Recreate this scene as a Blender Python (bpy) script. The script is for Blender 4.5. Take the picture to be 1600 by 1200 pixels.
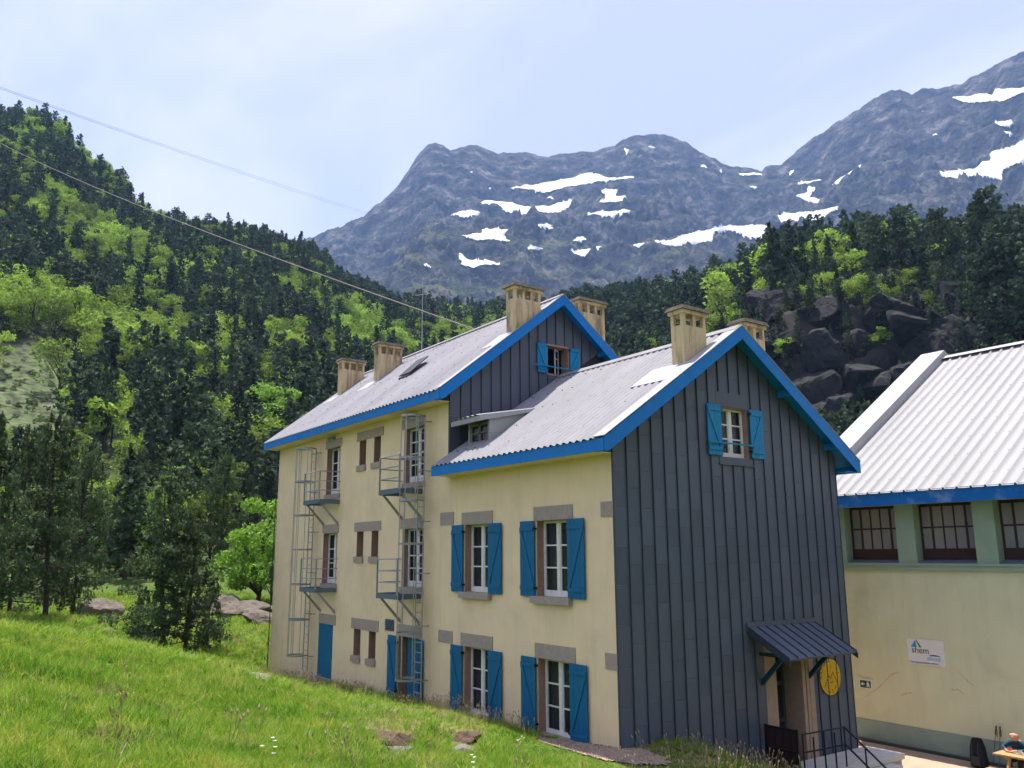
import bpy, bmesh, math, random
import numpy as np
from mathutils import Vector, Matrix

# ------------------------------------------------------------------ scene, camera, sky, sun, exposure
for o in list(bpy.data.objects):
    bpy.data.objects.remove(o, do_unlink=True)
SC = bpy.context.scene
COL = SC.collection
rnd = random.Random(7)
rng = np.random.default_rng(11)

CF = np.array([-0.795904, 0.57143, 0.20001])
CR = np.array([0.582382, 0.8129, -0.004976])
CU = np.array([0.165431, -0.112522, 0.979781])
CP = np.array([13.892625, -12.737328, 4.163537])
FPX = 1300.926
cam_d = bpy.data.cameras.new('camera')
cam = bpy.data.objects.new('camera', cam_d)
COL.objects.link(cam)
cam_d.sensor_width = 36.0
cam_d.lens = FPX / 1600 * 36.0
cam_d.clip_start = 0.1
cam_d.clip_end = 12000
cam.matrix_world = Matrix(((CR[0], CU[0], -CF[0], CP[0]), (CR[1], CU[1], -CF[1], CP[1]),
                           (CR[2], CU[2], -CF[2], CP[2]), (0, 0, 0, 1)))
SC.camera = cam

SUN = Vector((-0.24, 0.04, 1.0)).normalized()          # towards the sun
SUN_EL = math.asin(SUN.z)
SUN_ROT = math.atan2(SUN.x, SUN.y)
W = bpy.data.worlds.new('World')
SC.world = W
W.use_nodes = True
wn, wl = W.node_tree.nodes, W.node_tree.links
wn.clear()
wo = wn.new('ShaderNodeOutputWorld')
bg = wn.new('ShaderNodeBackground')
bg.inputs['Strength'].default_value = 0.135
sky = wn.new('ShaderNodeTexSky')
sky.sky_type = 'NISHITA'
sky.sun_disc = False
sky.sun_elevation = SUN_EL
sky.sun_rotation = SUN_ROT
sky.altitude = 1400
sky.air_density = 1.0
sky.dust_density = 1.0
sky.ozone_density = 2.0
# thin cirrus streaks over the sky, everywhere alike
tc = wn.new('ShaderNodeTexCoord')
sxyz = wn.new('ShaderNodeSeparateXYZ')
wl.new(tc.outputs['Generated'], sxyz.inputs[0])
zc = wn.new('ShaderNodeMath'); zc.operation = 'MAXIMUM'; zc.inputs[1].default_value = 0.0
wl.new(sxyz.outputs['Z'], zc.inputs[0])
za = wn.new('ShaderNodeMath'); za.operation = 'ADD'; za.inputs[1].default_value = 0.22
wl.new(zc.outputs[0], za.inputs[0])
dx_ = wn.new('ShaderNodeMath'); dx_.operation = 'DIVIDE'
dy_ = wn.new('ShaderNodeMath'); dy_.operation = 'DIVIDE'
wl.new(sxyz.outputs['X'], dx_.inputs[0]); wl.new(za.outputs[0], dx_.inputs[1])
wl.new(sxyz.outputs['Y'], dy_.inputs[0]); wl.new(za.outputs[0], dy_.inputs[1])
cxyz = wn.new('ShaderNodeCombineXYZ')
wl.new(dx_.outputs[0], cxyz.inputs[0]); wl.new(dy_.outputs[0], cxyz.inputs[1])
mp = wn.new('ShaderNodeMapping')
mp.inputs['Rotation'].default_value = (0, 0, math.radians(-62))
mp.inputs['Scale'].default_value = (0.55, 1.5, 1.0)
n1 = wn.new('ShaderNodeTexNoise')
n1.inputs['Scale'].default_value = 1.25
n1.inputs['Detail'].default_value = 7
n1.inputs['Roughness'].default_value = 0.55
n1.inputs['Distortion'].default_value = 0.6
rp = wn.new('ShaderNodeValToRGB')
rp.color_ramp.elements[0].position = 0.43
rp.color_ramp.elements[0].color = (0.04, 0.04, 0.04, 1)
rp.color_ramp.elements[1].position = 0.62
rp.color_ramp.elements[1].color = (0.85, 0.85, 0.85, 1)
mx = wn.new('ShaderNodeMixRGB')
mx.inputs[2].default_value = (3.5, 3.42, 4.0, 1)
wl.new(cxyz.outputs[0], mp.inputs['Vector'])
wl.new(mp.outputs[0], n1.inputs['Vector'])
wl.new(n1.outputs['Fac'], rp.inputs[0])
wl.new(rp.outputs[0], mx.inputs[0])
veil = wn.new('ShaderNodeMixRGB')                     # even high veil
veil.inputs[0].default_value = 0.75
veil.inputs[2].default_value = (2.55, 2.58, 3.85, 1)
wl.new(sky.outputs[0], veil.inputs[1])
wl.new(veil.outputs[0], mx.inputs[1])
wl.new(mx.outputs[0], bg.inputs['Color'])
wl.new(bg.outputs[0], wo.inputs['Surface'])

sd = bpy.data.lights.new('sun', 'SUN')
sd.energy = 4.2
sd.angle = math.radians(0.53)
sd.color = (1.0, 0.95, 0.86)
sun = bpy.data.objects.new('sun', sd)
COL.objects.link(sun)
sun.rotation_euler = (-SUN).to_track_quat('-Z', 'Y').to_euler()
sun.location = (-30, 10, 80)

SC.view_settings.view_transform = 'Standard'
SC.view_settings.look = 'None'
SC.view_settings.exposure = 1.22
SC.view_settings.gamma = 1.0
SC.view_settings.use_curve_mapping = False
SC.render.engine = 'CYCLES'
SC.cycles.use_denoising = True
SC.cycles.max_bounces = 4
SC.cycles.diffuse_bounces = 2
SC.cycles.glossy_bounces = 2
SC.cycles.transmission_bounces = 4
SC.cycles.transparent_max_bounces = 4
SC.cycles.volume_bounces = 0
SC.cycles.caustics_reflective = False
SC.cycles.caustics_refractive = False
SC.cycles.use_adaptive_sampling = True
SC.cycles.adaptive_threshold = 0.04

# ------------------------------------------------------------------ projection helpers (metres <-> directions)
def ray(px, py):
    return CF + CR * (px - 800) / FPX - CU * (py - 600) / FPX
def at_dist(px, py, d):
    q = ray(px, py)
    return CP + q * d / math.hypot(q[0], q[1])
def project(P):
    d = np.asarray(P, float) - CP
    z = d @ CF
    return 800 + FPX * (d @ CR) / z, 600 - FPX * (d @ CU) / z, z

# ------------------------------------------------------------------ materials
MATS = {}
def mat(name, base, rough=0.8, var=0.0, vscale=3.0, bump=0.0, bscale=40.0, metal=0.0, dark=None, dscale=0.6,
        damt=0.0, spec=0.3, stretch=None, objrand=0.0, transl=0.0, streak=None, samt=0.5, base_z=None):
    m = bpy.data.materials.new(name)
    m.use_nodes = True
    n, l = m.node_tree.nodes, m.node_tree.links
    b = n['Principled BSDF']
    out = n['Material Output']
    b.inputs['Base Color'].default_value = (*base, 1)
    b.inputs['Roughness'].default_value = rough
    b.inputs['Metallic'].default_value = metal
    b.inputs['Specular IOR Level'].default_value = spec
    geo = n.new('ShaderNodeNewGeometry')
    vec = geo.outputs['Position']
    if stretch:
        mpn = n.new('ShaderNodeMapping')
        mpn.inputs['Scale'].default_value = stretch
        l.new(vec, mpn.inputs['Vector'])
        vec = mpn.outputs[0]
    col = None
    if var > 0:
        t = n.new('ShaderNodeTexNoise')
        t.inputs['Scale'].default_value = vscale
        t.inputs['Detail'].default_value = 6
        l.new(vec, t.inputs['Vector'])
        h = n.new('ShaderNodeMapRange')
        h.inputs[1].default_value = 0.3
        h.inputs[2].default_value = 0.7
        h.inputs[3].default_value = 1 - var
        h.inputs[4].default_value = 1 + var
        l.new(t.outputs['Fac'], h.inputs[0])
        mm = n.new('ShaderNodeVectorMath')
        mm.operation = 'SCALE'
        mm.inputs[0].default_value = base
        l.new(h.outputs[0], mm.inputs['Scale'])
        col = mm.outputs[0]
    if dark is not None:
        t2 = n.new('ShaderNodeTexNoise')
        t2.inputs['Scale'].default_value = dscale
        t2.inputs['Detail'].default_value = 8
        t2.inputs['Roughness'].default_value = 0.65
        l.new(vec, t2.inputs['Vector'])
        h2 = n.new('ShaderNodeMapRange')
        h2.inputs[1].default_value = 0.52
        h2.inputs[2].default_value = 0.72
        h2.inputs[3].default_value = 0
        h2.inputs[4].default_value = damt
        l.new(t2.outputs['Fac'], h2.inputs[0])
        mr = n.new('ShaderNodeMixRGB')
        mr.inputs[1].default_value = (*base, 1)
        mr.inputs[2].default_value = (*dark, 1)
        l.new(h2.outputs[0], mr.inputs[0])
        if col is not None:
            l.new(col, mr.inputs[1])
        col = mr.outputs[0]
    if streak is not None:
        mp2 = n.new('ShaderNodeMapping')
        mp2.inputs['Scale'].default_value = (2.2, 2.2, 0.22)
        l.new(geo.outputs['Position'], mp2.inputs['Vector'])
        t5 = n.new('ShaderNodeTexNoise')
        t5.inputs['Scale'].default_value = 1.6
        t5.inputs['Detail'].default_value = 9
        t5.inputs['Roughness'].default_value = 0.7
        l.new(mp2.outputs[0], t5.inputs['Vector'])
        h5 = n.new('ShaderNodeMapRange')
        h5.inputs[1].default_value = 0.5
        h5.inputs[2].default_value = 0.74
        h5.inputs[4].default_value = samt
        l.new(t5.outputs['Fac'], h5.inputs[0])
        fac = h5.outputs[0]
        if base_z is not None:                         # splashed, damp foot of the wall
            sz = n.new('ShaderNodeSeparateXYZ')
            l.new(geo.outputs['Position'], sz.inputs[0])
            ns = n.new('ShaderNodeMath')
            ns.operation = 'MULTIPLY_ADD'
            ns.inputs[1].default_value = -1.6
            l.new(t5.outputs['Fac'], ns.inputs[0])
            l.new(sz.outputs['Z'], ns.inputs[2])
            hz_ = n.new('ShaderNodeMapRange')
            hz_.inputs[1].default_value = base_z - 0.8
            hz_.inputs[2].default_value = base_z - 1.5
            hz_.inputs[4].default_value = 0.5
            l.new(ns.outputs[0], hz_.inputs[0])
            mxx = n.new('ShaderNodeMath')
            mxx.operation = 'MAXIMUM'
            l.new(fac, mxx.inputs[0]); l.new(hz_.outputs[0], mxx.inputs[1])
            fac = mxx.outputs[0]
        m5 = n.new('ShaderNodeMixRGB')
        m5.inputs[1].default_value = (*base, 1)
        m5.inputs[2].default_value = (*streak, 1)
        l.new(fac, m5.inputs[0])
        if col is not None:
            l.new(col, m5.inputs[1])
        col = m5.outputs[0]
    if objrand > 0:
        oi = n.new('ShaderNodeObjectInfo')
        h3 = n.new('ShaderNodeMapRange')
        h3.inputs[3].default_value = 1 - objrand
        h3.inputs[4].default_value = 1 + objrand
        l.new(oi.outputs['Random'], h3.inputs[0])
        m3 = n.new('ShaderNodeVectorMath')
        m3.operation = 'SCALE'
        m3.inputs[0].default_value = base
        if col is not None:
            l.new(col, m3.inputs[0])
        l.new(h3.outputs[0], m3.inputs['Scale'])
        col = m3.outputs[0]
    if col is not None:
        l.new(col, b.inputs['Base Color'])
    if bump > 0:
        t4 = n.new('ShaderNodeTexNoise')
        t4.inputs['Scale'].default_value = bscale
        t4.inputs['Detail'].default_value = 5
        l.new(geo.outputs['Position'], t4.inputs['Vector'])
        bp = n.new('ShaderNodeBump')
        bp.inputs['Strength'].default_value = 0.6
        bp.inputs['Distance'].default_value = bump
        l.new(t4.outputs['Fac'], bp.inputs['Height'])
        l.new(bp.outputs[0], b.inputs['Normal'])
    if transl > 0:
        tr = n.new('ShaderNodeBsdfTranslucent')
        tr.inputs['Color'].default_value = (base[0] * 1.25, base[1] * 1.25, base[2] * 0.8, 1)
        if col is not None:
            l.new(col, tr.inputs['Color'])
        ms = n.new('ShaderNodeMixShader')
        ms.inputs[0].default_value = transl
        l.new(b.outputs[0], ms.inputs[1])
        l.new(tr.outputs[0], ms.inputs[2])
        l.new(ms.outputs[0], out.inputs['Surface'])
    MATS[name] = m
    return m

mat('render_cream', (0.85, 0.65, 0.41), 0.92, 0.05, 1.2, 0.006, 30, dark=(0.60, 0.47, 0.30), dscale=0.45, damt=0.6, streak=(0.56, 0.45, 0.29), samt=0.3, base_z=0.4)
mat('render_hall', (0.62, 0.625, 0.42), 0.92, 0.05, 1.0, 0.006, 30, dark=(0.36, 0.40, 0.28), dscale=0.35, damt=0.7, streak=(0.46, 0.40, 0.25), samt=0.3)
mat('plinth_green', (0.25, 0.33, 0.28), 0.9, 0.08, 2.0, 0.006, 30, dark=(0.17, 0.2, 0.17), dscale=0.9, damt=0.6)
mat('pier_green', (0.27, 0.36, 0.28), 0.9, 0.06, 2.0, 0.004, 30)
mat('stone_trim', (0.37, 0.30, 0.255), 0.9, 0.1, 9.0, 0.004, 60)
mat('stone_reveal', (0.36, 0.22, 0.165), 0.9, 0.1, 6.0, 0.003, 60)
mat('door_stone', (0.40, 0.275, 0.205), 0.85, 0.08, 6.0, 0.003, 60)
mat('blue_trim', (0.002, 0.18, 0.55), 0.6, 0.08, 2.5, 0.001, 30, dark=(0.03, 0.2, 0.42), dscale=1.8, damt=0.5)
mat('blue_trim_worn', (0.002, 0.13, 0.44), 0.5, 0.08, 2.5, 0.001, 30, dark=(0.35, 0.5, 0.62), dscale=1.6, damt=0.5)
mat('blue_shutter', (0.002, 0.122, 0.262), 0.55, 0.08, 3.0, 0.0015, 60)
mat('blue_shutter_gable_lit', (0.002, 0.205, 0.43), 0.5, 0.08, 3.0, 0.0015, 60)  # same shutter blue, the gables' stronger daylight put into the colour
mat('slate_panel', (0.082, 0.098, 0.132), 0.5, 0.05, 1.5, 0.0006, 25, spec=0.45, objrand=0.1)
mat('slate_seam', (0.045, 0.053, 0.073), 0.5, spec=0.45)
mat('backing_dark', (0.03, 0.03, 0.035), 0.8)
mat('roof_zinc', (0.245, 0.24, 0.265), 0.75, 0.1, 0.8, 0, 1, 0.0, spec=0.15, dark=(0.15, 0.15, 0.17), dscale=0.7, damt=0.6, streak=(0.15, 0.135, 0.125), samt=0.5, stretch=(1, 0.25, 0.25))
mat('roof_wing', (0.26, 0.255, 0.27), 0.75, 0.1, 0.8, 0, 1, 0.0, spec=0.15, dark=(0.18, 0.18, 0.195), dscale=0.7, damt=0.6, streak=(0.17, 0.155, 0.145), samt=0.5, stretch=(1, 0.25, 0.25))
mat('roof_hall', (0.33, 0.325, 0.325), 0.7, 0.08, 0.8, 0, 1, 0.0, spec=0.15, dark=(0.30, 0.295, 0.285), dscale=0.6, damt=0.4, stretch=(1, 0.25, 0.25))
mat('flashing_white', (0.36, 0.36, 0.365), 0.7, 0.08, 1.5, spec=0.2)
mat('screw_dark', (0.12, 0.12, 0.13), 0.6)
mat('chimney_render', (0.66, 0.50, 0.29), 0.92, 0.08, 2.0, 0.006, 30, dark=(0.085, 0.07, 0.05), dscale=1.7, damt=1.0, streak=(0.11, 0.09, 0.065), samt=1.0, stretch=(1, 1, 0.45))
mat('chimney_cap', (0.10, 0.085, 0.065), 0.95, 0.35, 5.0, 0.01, 25)
mat('bracket_dark', (0.004, 0.045, 0.07), 0.6)
mat('white_paint', (0.74, 0.73, 0.66), 0.6, 0.06, 8.0, dark=(0.4, 0.38, 0.33), dscale=6, damt=0.4)
mat('galvanised', (0.36, 0.37, 0.38), 0.45, 0.1, 10, metal=0.5)
mat('grating_blue', (0.12, 0.15, 0.2), 0.6)
mat('black_metal', (0.012, 0.013, 0.017), 0.45)
mat('dark_metal', (0.05, 0.05, 0.055), 0.5)
mat('brown_frame', (0.045, 0.02, 0.018), 0.5)
mat('curtain', (0.55, 0.50, 0.46), 0.9)
mat('concrete', (0.42, 0.41, 0.38), 0.9, 0.1, 4, 0.004, 60)
mat('concrete_pale', (0.62, 0.58, 0.52), 0.9, 0.08, 4, 0.004, 60)
mat('terrace_paving', (0.40, 0.29, 0.21), 0.9, 0.12, 1.5, 0.004, 50, dark=(0.3, 0.24, 0.2), dscale=1.2, damt=0.6)
mat('gravel', (0.33, 0.24, 0.175), 0.95, 0.25, 30, 0.02, 40)
mat('pebble', (0.34, 0.26, 0.2), 0.95, 0.2, 12, 0, objrand=0.3)
mat('rock', (0.125, 0.102, 0.08), 0.95, 0.3, 2.5, 0.06, 8, dark=(0.045, 0.038, 0.033), dscale=2.2, damt=0.8)
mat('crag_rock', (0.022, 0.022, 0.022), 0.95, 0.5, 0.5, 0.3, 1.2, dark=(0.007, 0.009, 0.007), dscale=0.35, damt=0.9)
mat('rock_pale', (0.17, 0.155, 0.13), 0.95, 0.2, 3, 0.03, 10)
mat('soil', (0.10, 0.065, 0.042), 0.95, 0.3, 5, 0.02, 20, dark=(0.03, 0.022, 0.018), dscale=6, damt=0.8)
mat('wood_table', (0.42, 0.27, 0.115), 0.65, 0.1, 6, 0.001, 60, stretch=(1, 8, 8))
mat('sign_white', (0.72, 0.71, 0.70), 0.5, 0.03, 4)
mat('sign_grey', (0.1, 0.1, 0.11), 0.6)
mat('logo_black', (0.02, 0.02, 0.025), 0.6)
mat('logo_blue', (0.03, 0.28, 0.6), 0.5)
mat('logo_deep_blue', (0.02, 0.12, 0.34), 0.5)
mat('logo_light_blue', (0.1, 0.36, 0.72), 0.5)
mat('logo_green', (0.10, 0.24, 0.03), 0.5)
mat('exit_green', (0.01, 0.09, 0.06), 0.5)
mat('oval_yellow', (0.60, 0.36, 0.012), 0.6, 0.06, 5)
mat('wall_stain', (0.56, 0.44, 0.24), 0.9, 0.25, 14)
mat('petal_white', (0.7, 0.68, 0.62), 0.7)
mat('petal_yellow', (0.7, 0.5, 0.03), 0.7)
mat('ink', (0.015, 0.015, 0.012), 0.7)
mat('skin', (0.50, 0.26, 0.19), 0.6)
mat('hair_grey', (0.32, 0.27, 0.23), 0.8)
mat('jacket_blue', (0.012, 0.05, 0.085), 0.8, 0.15, 12)
mat('trousers', (0.03, 0.03, 0.035), 0.85)
mat('pack_black', (0.006, 0.007, 0.011), 0.75, 0.2, 20)
mat('red_plastic', (0.35, 0.02, 0.015), 0.5)
mat('mug_white', (0.6, 0.6, 0.58), 0.4)
mat('cable', (0.24, 0.21, 0.19), 0.7)
mat('snow', (0.62, 0.63, 0.65), 0.7, 0.03, 0.02)
mat('bark', (0.06, 0.045, 0.035), 0.95, 0.3, 8, 0.02, 30)
mat('pine_needles', (0.05, 0.08, 0.04), 0.9, 0.35, 0.5, objrand=0.3, transl=0.25)
mat('pine_near', (0.085, 0.13, 0.055), 0.95, 0.4, 1.2, objrand=0.22, transl=0.28)
mat('leaf_spring', (0.225, 0.335, 0.042), 0.7, 0.4, 0.35, objrand=0.38, transl=0.38)
mat('leaf_near', (0.17, 0.31, 0.035), 0.6, 0.3, 1.0, objrand=0.2, transl=0.45)
mat('shrub_leaf', (0.09, 0.13, 0.035), 0.7, 0.3, 1.0, objrand=0.3, transl=0.35)

def glass_mat():
    m = bpy.data.materials.new('window_glass')
    m.use_nodes = True
    n, l = m.node_tree.nodes, m.node_tree.links
    b = n['Principled BSDF']
    b.inputs['Base Color'].default_value = (0.035, 0.04, 0.045, 1)
    b.inputs['Roughness'].default_value = 0.06
    b.inputs['Specular IOR Level'].default_value = 0.5
    tr = n.new('ShaderNodeBsdfTransparent')
    tr.inputs['Color'].default_value = (0.85, 0.88, 0.88, 1)
    ms = n.new('ShaderNodeMixShader')
    ms.inputs[0].default_value = 0.55
    l.new(b.outputs[0], ms.inputs[1])
    l.new(tr.outputs[0], ms.inputs[2])
    l.new(ms.outputs[0], n['Material Output'].inputs['Surface'])
    MATS['glass'] = m
glass_mat()

pg = mat('pane_pale', (0.24, 0.235, 0.235), 0.12, 0.1, 1.5, spec=0.5)
def grass_mat(name, c1, c2, c3, transl):
    m = bpy.data.materials.new(name)
    m.use_nodes = True
    n, l = m.node_tree.nodes, m.node_tree.links
    b = n['Principled BSDF']
    b.inputs['Roughness'].default_value = 0.6
    b.inputs['Specular IOR Level'].default_value = 0.25
    geo = n.new('ShaderNodeNewGeometry')
    t = n.new('ShaderNodeTexNoise')
    t.inputs['Scale'].default_value = 1.3
    t.inputs['Detail'].default_value = 8
    t.inputs['Roughness'].default_value = 0.65
    l.new(geo.outputs['Position'], t.inputs['Vector'])
    oi = n.new('ShaderNodeObjectInfo')
    ad = n.new('ShaderNodeMath')
    ad.operation = 'MULTIPLY_ADD'
    ad.inputs[1].default_value = 0.42
    l.new(oi.outputs['Random'], ad.inputs[0])
    l.new(t.outputs['Fac'], ad.inputs[2])
    r = n.new('ShaderNodeValToRGB')
    e = r.color_ramp.elements
    e[0].position = 0.43
    e[0].color = (*c1, 1)
    e[1].position = 0.97
    e[1].color = (*c3, 1)
    q = e.new(0.7)
    q.color = (*c2, 1)
    l.new(ad.outputs[0], r.inputs[0])
    l.new(r.outputs[0], b.inputs['Base Color'])
    tr = n.new('ShaderNodeBsdfTranslucent')
    l.new(r.outputs[0], tr.inputs['Color'])
    ms = n.new('ShaderNodeMixShader')
    ms.inputs[0].default_value = transl
    l.new(b.outputs[0], ms.inputs[1])
    l.new(tr.outputs[0], ms.inputs[2])
    l.new(ms.outputs[0], n['Material Output'].inputs['Surface'])
    MATS[name] = m
grass_mat('grass_blade', (0.07, 0.19, 0.012), (0.20, 0.37, 0.022), (0.46, 0.46, 0.09), 0.45)
grass_mat('grass_dry', (0.36, 0.27, 0.13), (0.45, 0.35, 0.18), (0.5, 0.42, 0.26), 0.3)

# ------------------------------------------------------------------ mesh building
class MB:
    """collects faces, then links them as ONE mesh object"""
    def __init__(s):
        s.v = []
        s.f = []
    def quad(s, *p):
        i = len(s.v)
        s.v += [tuple(map(float, q)) for q in p]
        s.f.append(tuple(range(i, i + len(p))))
        return s
    def hexa(s, c):
        i = len(s.v)
        s.v += [tuple(map(float, q)) for q in c]
        for f in ((0, 3, 2, 1), (4, 5, 6, 7), (0, 1, 5, 4), (1, 2, 6, 5), (2, 3, 7, 6), (3, 0, 4, 7)):
            s.f.append(tuple(i + k for k in f))
        return s
    def box(s, x0, x1, y0, y1, z0, z1):
        return s.hexa([(x0, y0, z0), (x1, y0, z0), (x1, y1, z0), (x0, y1, z0),
                       (x0, y0, z1), (x1, y0, z1), (x1, y1, z1), (x0, y1, z1)])
    def prism(s, pts, off):
        """polygon (3-D points) pushed along off"""
        n = len(pts)
        i = len(s.v)
        off = np.asarray(off, float)
        s.v += [tuple(map(float, p)) for p in pts]
        s.v += [tuple(map(float, np.asarray(p, float) + off)) for p in pts]
        s.f.append(tuple(i + k for k in range(n))[::-1])
        s.f.append(tuple(i + n + k for k in range(n)))
        for k in range(n):
            k2 = (k + 1) % n
            s.f.append((i + k, i + k2, i + n + k2, i + n + k))
        return s
    def tube(s, pts, rad, n=6, cap=True):
        pts = [Vector(p) for p in pts]
        rs = rad if isinstance(rad, (list, tuple)) else [rad] * len(pts)
        i0 = len(s.v)
        ref = None
        for k, p in enumerate(pts):
            a = pts[max(k - 1, 0)]
            b = pts[min(k + 1, len(pts) - 1)]
            t = (b - a).normalized()
            if ref is None:
                ref = Vector((0, 0, 1)) if abs(t.z) < 0.9 else Vector((1, 0, 0))
            e1 = t.cross(ref)
            if e1.length < 1e-6:
                e1 = t.cross(Vector((0, 1, 0)))
            e1.normalize()
            e2 = t.cross(e1)
            ref = e1.cross(t)
            for j in range(n):
                q = 2 * math.pi * j / n
                s.v.append(tuple(p + (e1 * math.cos(q) + e2 * math.sin(q)) * rs[k]))
        for k in range(len(pts) - 1):
            for j in range(n):
                a = i0 + k * n + j
                b = i0 + k * n + (j + 1) % n
                s.f.append((a, b, b + n, a + n))
        if cap:
            s.f.append(tuple(i0 + j for j in range(n))[::-1])
            s.f.append(tuple(i0 + (len(pts) - 1) * n + j for j in range(n)))
        return s
    def build(s, name, m, parent=None, smooth=False, fix=True):
        me = bpy.data.meshes.new(name)
        me.from_pydata(s.v, [], s.f)
        if fix:
            b = bmesh.new()
            b.from_mesh(me)
            bmesh.ops.recalc_face_normals(b, faces=b.faces)
            b.to_mesh(me)
            b.free()
        if smooth:
            me.polygons.foreach_set('use_smooth', [True] * len(me.polygons))
        me.materials.append(MATS[m] if isinstance(m, str) else m)
        return link(name, me, parent)

def link(name, me, parent=None):
    o = bpy.data.objects.new(name, me)
    COL.objects.link(o)
    if parent is not None:
        o.parent = parent
        o.matrix_parent_inverse = Matrix.Translation(-WORLDLOC.get(parent.name, Vector((0, 0, 0))))
    return o
WORLDLOC = {}
def empty(name, loc, label, cat, group=None):
    o = bpy.data.objects.new(name, None)
    COL.objects.link(o)
    o.location = loc
    o.empty_display_size = 0.3
    WORLDLOC[o.name] = Vector(loc)
    tag(o, label, cat, group)
    return o
def tag(o, label=None, cat=None, group=None, kind=None):
    if label: o['label'] = label
    if cat: o['category'] = cat
    if group: o['group'] = group
    if kind: o['kind'] = kind
    return o
def mesh_np(name, V, F, m=None, mat_idx=None):
    """fast mesh from numpy; F is (n,4) or (n,3)"""
    me = bpy.data.meshes.new(name)
    V = np.asarray(V, np.float32)
    F = np.asarray(F, np.int32)
    k = F.shape[1]
    me.vertices.add(len(V))
    me.vertices.foreach_set('co', V.ravel())
    me.loops.add(F.size)
    me.loops.foreach_set('vertex_index', F.ravel())
    me.polygons.add(len(F))
    me.polygons.foreach_set('loop_start', np.arange(0, F.size, k, dtype=np.int32))
    if m is not None:
        for q in (m if isinstance(m, (list, tuple)) else [m]):
            me.materials.append(MATS[q] if isinstance(q, str) else q)
    if mat_idx is not None:
        me.polygons.foreach_set('material_index', np.asarray(mat_idx, np.int32))
    me.update(calc_edges=True)
    me.validate()
    return me

# two wall frames: (along, out, up) -> world
def TF(a, o, z): return (a, -o, z)                    # yellow facade, faces -y
def TG(X0):
    return lambda a, o, z: (X0 + o, a, z)             # gables, face +x
def TH(a, o, z): return (a, 12.0 - o, z)              # hall facade, faces -y
def bx(mb, T, a0, a1, o0, o1, z0, z1):
    return mb.hexa([T(a0, o0, z0), T(a1, o0, z0), T(a1, o1, z0), T(a0, o1, z0),
                    T(a0, o0, z1), T(a1, o0, z1), T(a1, o1, z1), T(a0, o1, z1)])

# ------------------------------------------------------------------ numpy noise
def _hash(ix, iy, seed):
    h = (ix.astype(np.int64) * 374761393 + iy.astype(np.int64) * 668265263 + seed * 974711) & 0xffffffff
    h = ((h ^ (h >> 13)) * 1274126177) & 0xffffffff
    return ((h ^ (h >> 16)) & 0xffff) / 65535.0
def vnoise(x, y, seed=0):
    ix = np.floor(x)
    iy = np.floor(y)
    fx = x - ix
    fy = y - iy
    fx = fx * fx * fx * (fx * (fx * 6 - 15) + 10)
    fy = fy * fy * fy * (fy * (fy * 6 - 15) + 10)
    a = _hash(ix, iy, seed); b = _hash(ix + 1, iy, seed)
    c = _hash(ix, iy + 1, seed); d = _hash(ix + 1, iy + 1, seed)
    return (a * (1 - fx) + b * fx) * (1 - fy) + (c * (1 - fx) + d * fx) * fy
def fbm(x, y, octv=5, seed=0, gain=0.5):
    s = 0; a = 1; t = 0
    for k in range(octv):
        s = s + a * (vnoise(x * 2 ** k + 17.3 * k, y * 2 ** k - 9.1 * k, seed + k) * 2 - 1)
        t += a
        a *= gain
    return s / t
def ridged(x, y, octv=5, seed=0, gain=0.5):
    s = 0; a = 1; t = 0
    for k in range(octv):
        s = s + a * (1 - np.abs(vnoise(x * 2 ** k + 5.3 * k, y * 2 ** k + 3.1 * k, seed + k) * 2 - 1))
        t += a
        a *= gain
    return s / t
def sstep(a, b, x):
    t = np.clip((x - a) / (b - a), 0, 1)
    return t * t * (3 - 2 * t)
# ------------------------------------------------------------------ 2-D helpers for cladding
def clip(poly, a, b, c):
    """keep a*x + b*z <= c"""
    out = []
    n = len(poly)
    for i in range(n):
        p, q = poly[i], poly[(i + 1) % n]
        dp = a * p[0] + b * p[1] - c
        dq = a * q[0] + b * q[1] - c
        if dp <= 0: out.append(p)
        if (dp < 0 < dq) or (dq < 0 < dp):
            t = dp / (dp - dq)
            out.append((p[0] + t * (q[0] - p[0]), p[1] + t * (q[1] - p[1])))
    return out
def area(p):
    return abs(sum(p[i][0] * p[(i + 1) % len(p)][1] - p[(i + 1) % len(p)][0] * p[i][1] for i in range(len(p)))) / 2
def minus(r, holes):
    rs = [r]
    for (h0, h1, k0, k1) in holes:
        nx = []
        for (a0, a1, z0, z1) in rs:
            if h0 >= a1 or h1 <= a0 or k0 >= z1 or k1 <= z0:
                nx.append((a0, a1, z0, z1))
                continue
            if h0 > a0: nx.append((a0, h0, z0, z1))
            if h1 < a1: nx.append((h1, a1, z0, z1))
            b0, b1 = max(a0, h0), min(a1, h1)
            if k0 > z0: nx.append((b0, b1, z0, k0))
            if k1 < z1: nx.append((b0, b1, k1, z1))
        rs = nx
    return rs
def rect_poly(r):
    a0, a1, z0, z1 = r
    return [(a0, z0), (a1, z0), (a1, z1), (a0, z1)]
def holed_wall(mb, T, a0, a1, z0, z1, holes, o0, o1, planes=()):
    xs = sorted({a0, a1, *[h[0] for h in holes], *[h[1] for h in holes]})
    for i in range(len(xs) - 1):
        for r in minus((xs[i], xs[i + 1], z0, z1), holes):
            p = rect_poly(r)
            for pl in planes:
                if p: p = clip(p, *pl)
            if len(p) > 2 and area(p) > 1e-5:
                mb.prism([T(a, o0, z) for a, z in p], np.array(T(0, o1, 0)) - np.array(T(0, o0, 0)))

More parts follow.
